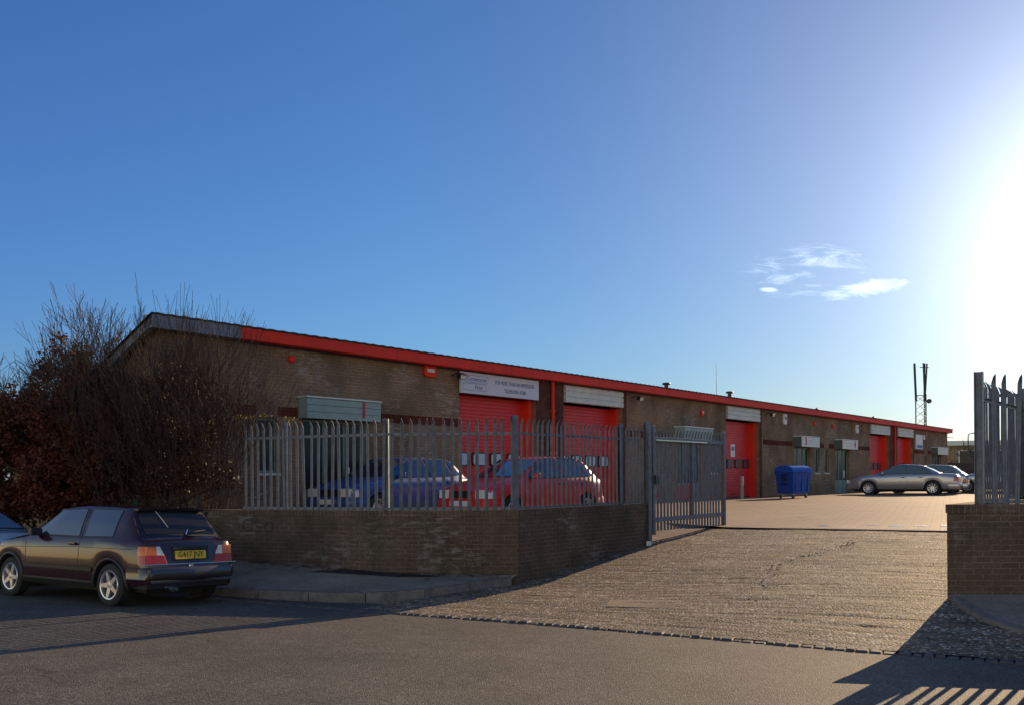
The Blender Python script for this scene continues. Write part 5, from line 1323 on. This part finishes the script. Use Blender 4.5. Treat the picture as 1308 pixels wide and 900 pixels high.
# dense leafless thicket against the gable
def thicket(label, x, y, z, seed, w, h, n, group='leafless shrubs against the gable wall'):
    o = thing('leafless_shrub', label, 'shrub', (x, y, z), group=group); rg = random.Random(seed); mb = MB()
    for k in range(n+7):
        a = rg.uniform(-1, 1); d = Vector((a*.34-.06, rg.uniform(-.35, .15), 1)); b0 = Vector((a*w*.45, rg.uniform(-.2, .2), 0))
        branches(mb, b0, d, h*rg.uniform(.36, .52), .014, 3, rg, .35, .5, 4, (2, 2, 3), .0035, sides=4)
    mb.build('branches', TWIGD, o, smooth='all', recalc=False)
    return o
th = [thicket('leafless shrub at the gable under the grey roof edge, left of its neighbours', *PXY(185, 0, 18.0)[:2], .5, 31, 1.3, 3.6, 9),
      thicket('leafless shrub covering the corner of the building, middle of three', *PXY(225, 0, 17.75)[:2], .5, 32, 1.3, 3.5, 9),
      thicket('leafless shrub reaching to the left end of the palisade, right of three', *PXY(258, 0, 17.9)[:2], .5, 33, 1.0, 2.7, 8)]
leaf_cloud('yellow_leaves', [(*PXY(271, 540, 17.6), .12, .2), (*PXY(266, 552, 17.6), .08, .12)], 2600, .055, YLEAF, th[2], 41, thr=-2, off=tuple(th[2].location))
leaf_cloud('yellow_leaves', [(*PXY(311, 532, 17.3), .25, .06), (*PXY(182, 460, 17.9), .06, .07), (*PXY(303, 603, 17.4), .07, .06), (*PXY(340, 531, 17.2), .25, .04), (*PXY(369, 534, 17.0), .15, .1)], 1800, .04, YLEAF, th[2], 42, thr=-2, off=tuple(th[2].location))

# dead leaves and grit along the gutter and the foot of the wall
V = []; F = []; rg = random.Random(55)
for i in range(900):
    if i < 420:
        a_ = -18+9*rg.random(); v_ = 10.80-abs(rg.gauss(0, .12)); x, y = AV(a_, v_); z = road_z(v_)+.006
        if a_ > -10.2: continue
    else:
        x = rg.uniform(-6.5, 0); w = nearest_on(WALLL, (x, 17.)); d_ = abs(rg.gauss(0, .13))+.03; x, y = w[0]-.2*d_, w[1]-d_; z = pave_z(x, y)+.012
    s_ = rg.uniform(.012, .035); an = rg.uniform(0, 6.28); ca, sa = math.cos(an)*s_, math.sin(an)*s_; h = rg.uniform(0, .01)
    k = len(V); V += [(x-ca, y-sa, z), (x+sa*.6, y-ca*.6, z+h), (x+ca, y+sa, z+rg.uniform(0, .012)), (x-sa*.6, y+ca*.6, z+h)]; F.append((k, k+1, k+2, k+3))
me = bpy.data.meshes.new('leaf_litter'); me.from_pydata(V, [], F); me.materials.append(BEECH); lo = bpy.data.objects.new('leaf_litter', me); COL.objects.link(lo)
tag(lo, 'dead leaves lying along the gutter and the foot of the low wall', kind='stuff')

# ------------------------------------------------------------------ far background
bd = thing('office_building', 'long flat-roofed brick building beyond the yard at the right', 'building', (58, 105, 0))
Mb = Matrix.Rotation(R(-12), 4, 'Z')
MB(Mb).box(-14, 34, 0, 12, 0, 5.2).build('wall', B_FAR, bd); MB(Mb).box(-14.3, 34.3, -.3, 12.3, 5.21, 5.75).build('parapet', LOUV, bd)
for k in range(11):
    x = -11.5+k*4; w = MB(Mb).box(x, x+1.9, -.06, -.01, 2.6, 4.7).build('window_frame', WHITE, bd); MB(Mb).box(x+.1, x+1.8, -.075, -.062, 2.7, 4.6).build('pane', GLASSB, w)
mb = MB(Mb)
for k in range(5): mb.box(-9+k*9, -8.4+k*9, -.1, -.002, 0, 5.2)
mb.build('pilaster', mat('orange_panel', (.30, .14, .06), .7), bd)
bf = thing('board_fence', 'dark board fence across the back of the yard behind the parked cars', 'fence', (30, 72, .7))
mb = MB(Matrix.Rotation(R(-8), 4, 'Z')); mb.box(-14, 30, 0, .06, 0, 2.1); mb.build('boards', mat('dark_board', (.05, .042, .036), .8, var=.3, vscale=3), bf)
mb = MB(Matrix.Rotation(R(-8), 4, 'Z'))
for k in range(16): mb.box(-14+k*2.9, -13.9+k*2.9, -.08, -.003, 0, 2.2)
mb.build('fence_posts', mat('dark_post', (.06, .05, .045), .8), bf)
# telecom mast
mx_, my_ = (1177-654)/1200*112, 112
ms = thing('telecom_mast', 'lattice telecom mast with panel antennas behind the far end of the building', 'mast', (mx_, my_, 0))
mb = MB(); T = 11.5
legs = [(-.62, 0), (.45, -.35), (.62, .45)]
for lx, ly in legs: mb.tube([(lx, ly, 0), (lx, ly, T)], .075, 8)
mb.build('mast_legs', STEELD, ms); mb = MB()
for k in range(13):
    z0_ = k*.88; 
    for i in range(3):
        (ax, ay), (bx_, by_) = legs[i], legs[(i+1) % 3]
        mb.tube([(ax, ay, z0_), (bx_, by_, z0_+.88)], .025, 5); mb.tube([(bx_, by_, z0_), (ax, ay, z0_+.88)], .02, 5)
mb.build('bracing', LOUV, ms)
for (ax, ay, tx_) in ((-.72, 0, -.02), (.42, -.3, -.22), (.55, .1, -.02), (.70, .2, .14)):
    z0_ = T-.2
    mb = MB(); mb.tube([(ax*.8, ay, z0_-.6), (ax+tx_, ay, z0_+3.9)], .14 if ax < 0 else .10, 8); mb.build('antenna', BLACK, ms, smooth=True)
MB(Matrix.Translation((.95, -.1, T-.8))).lathe([(0, -.18), (.25, -.13), (.28, .1), (0, .12)], 16).build('dish', STEELD, ms, smooth=True)
mb = MB(); mb.tube([(-.2, -.25, T+3.2), (1.0, .1, T+3.2)], .05, 5); mb.tube([(-.7, 0, T-.1), (.7, 0, T-.1)], .05, 5); mb.build('cross_bar', STEELD, ms)
# street lamp
lx_, ly_ = (1237-654)/1200*90, 90
sl_ = thing('street_lamp', 'single-arm street lamp above the far flat-roofed building', 'street lamp', (lx_, ly_, 0))
MB().tube([(0, 0, 0), (0, 0, 5.55), (.05, 0, 5.75), (.25, 0, 5.85), (.7, 0, 5.87)], [.09, .05, .045, .04, .04], 8).build('column', STEELD, sl_, smooth=True)
MB().box(.55, 1.15, -.12, .12, 5.82, 5.95).build('lamp_head', STEELD, sl_, bevel=.03)
bare_tree('distant_tree', 'small bare tree behind the street lamp', (1246-654)/1200*97, 97, .5, [(R(-90), .6, 1.3), (R(90), .5, 1.3), (R(0), .2, 1.3), (R(180), .4, 1.2)], 77, TWIG, minr=.018, depth=3, trunk=1.9, rad=.10)
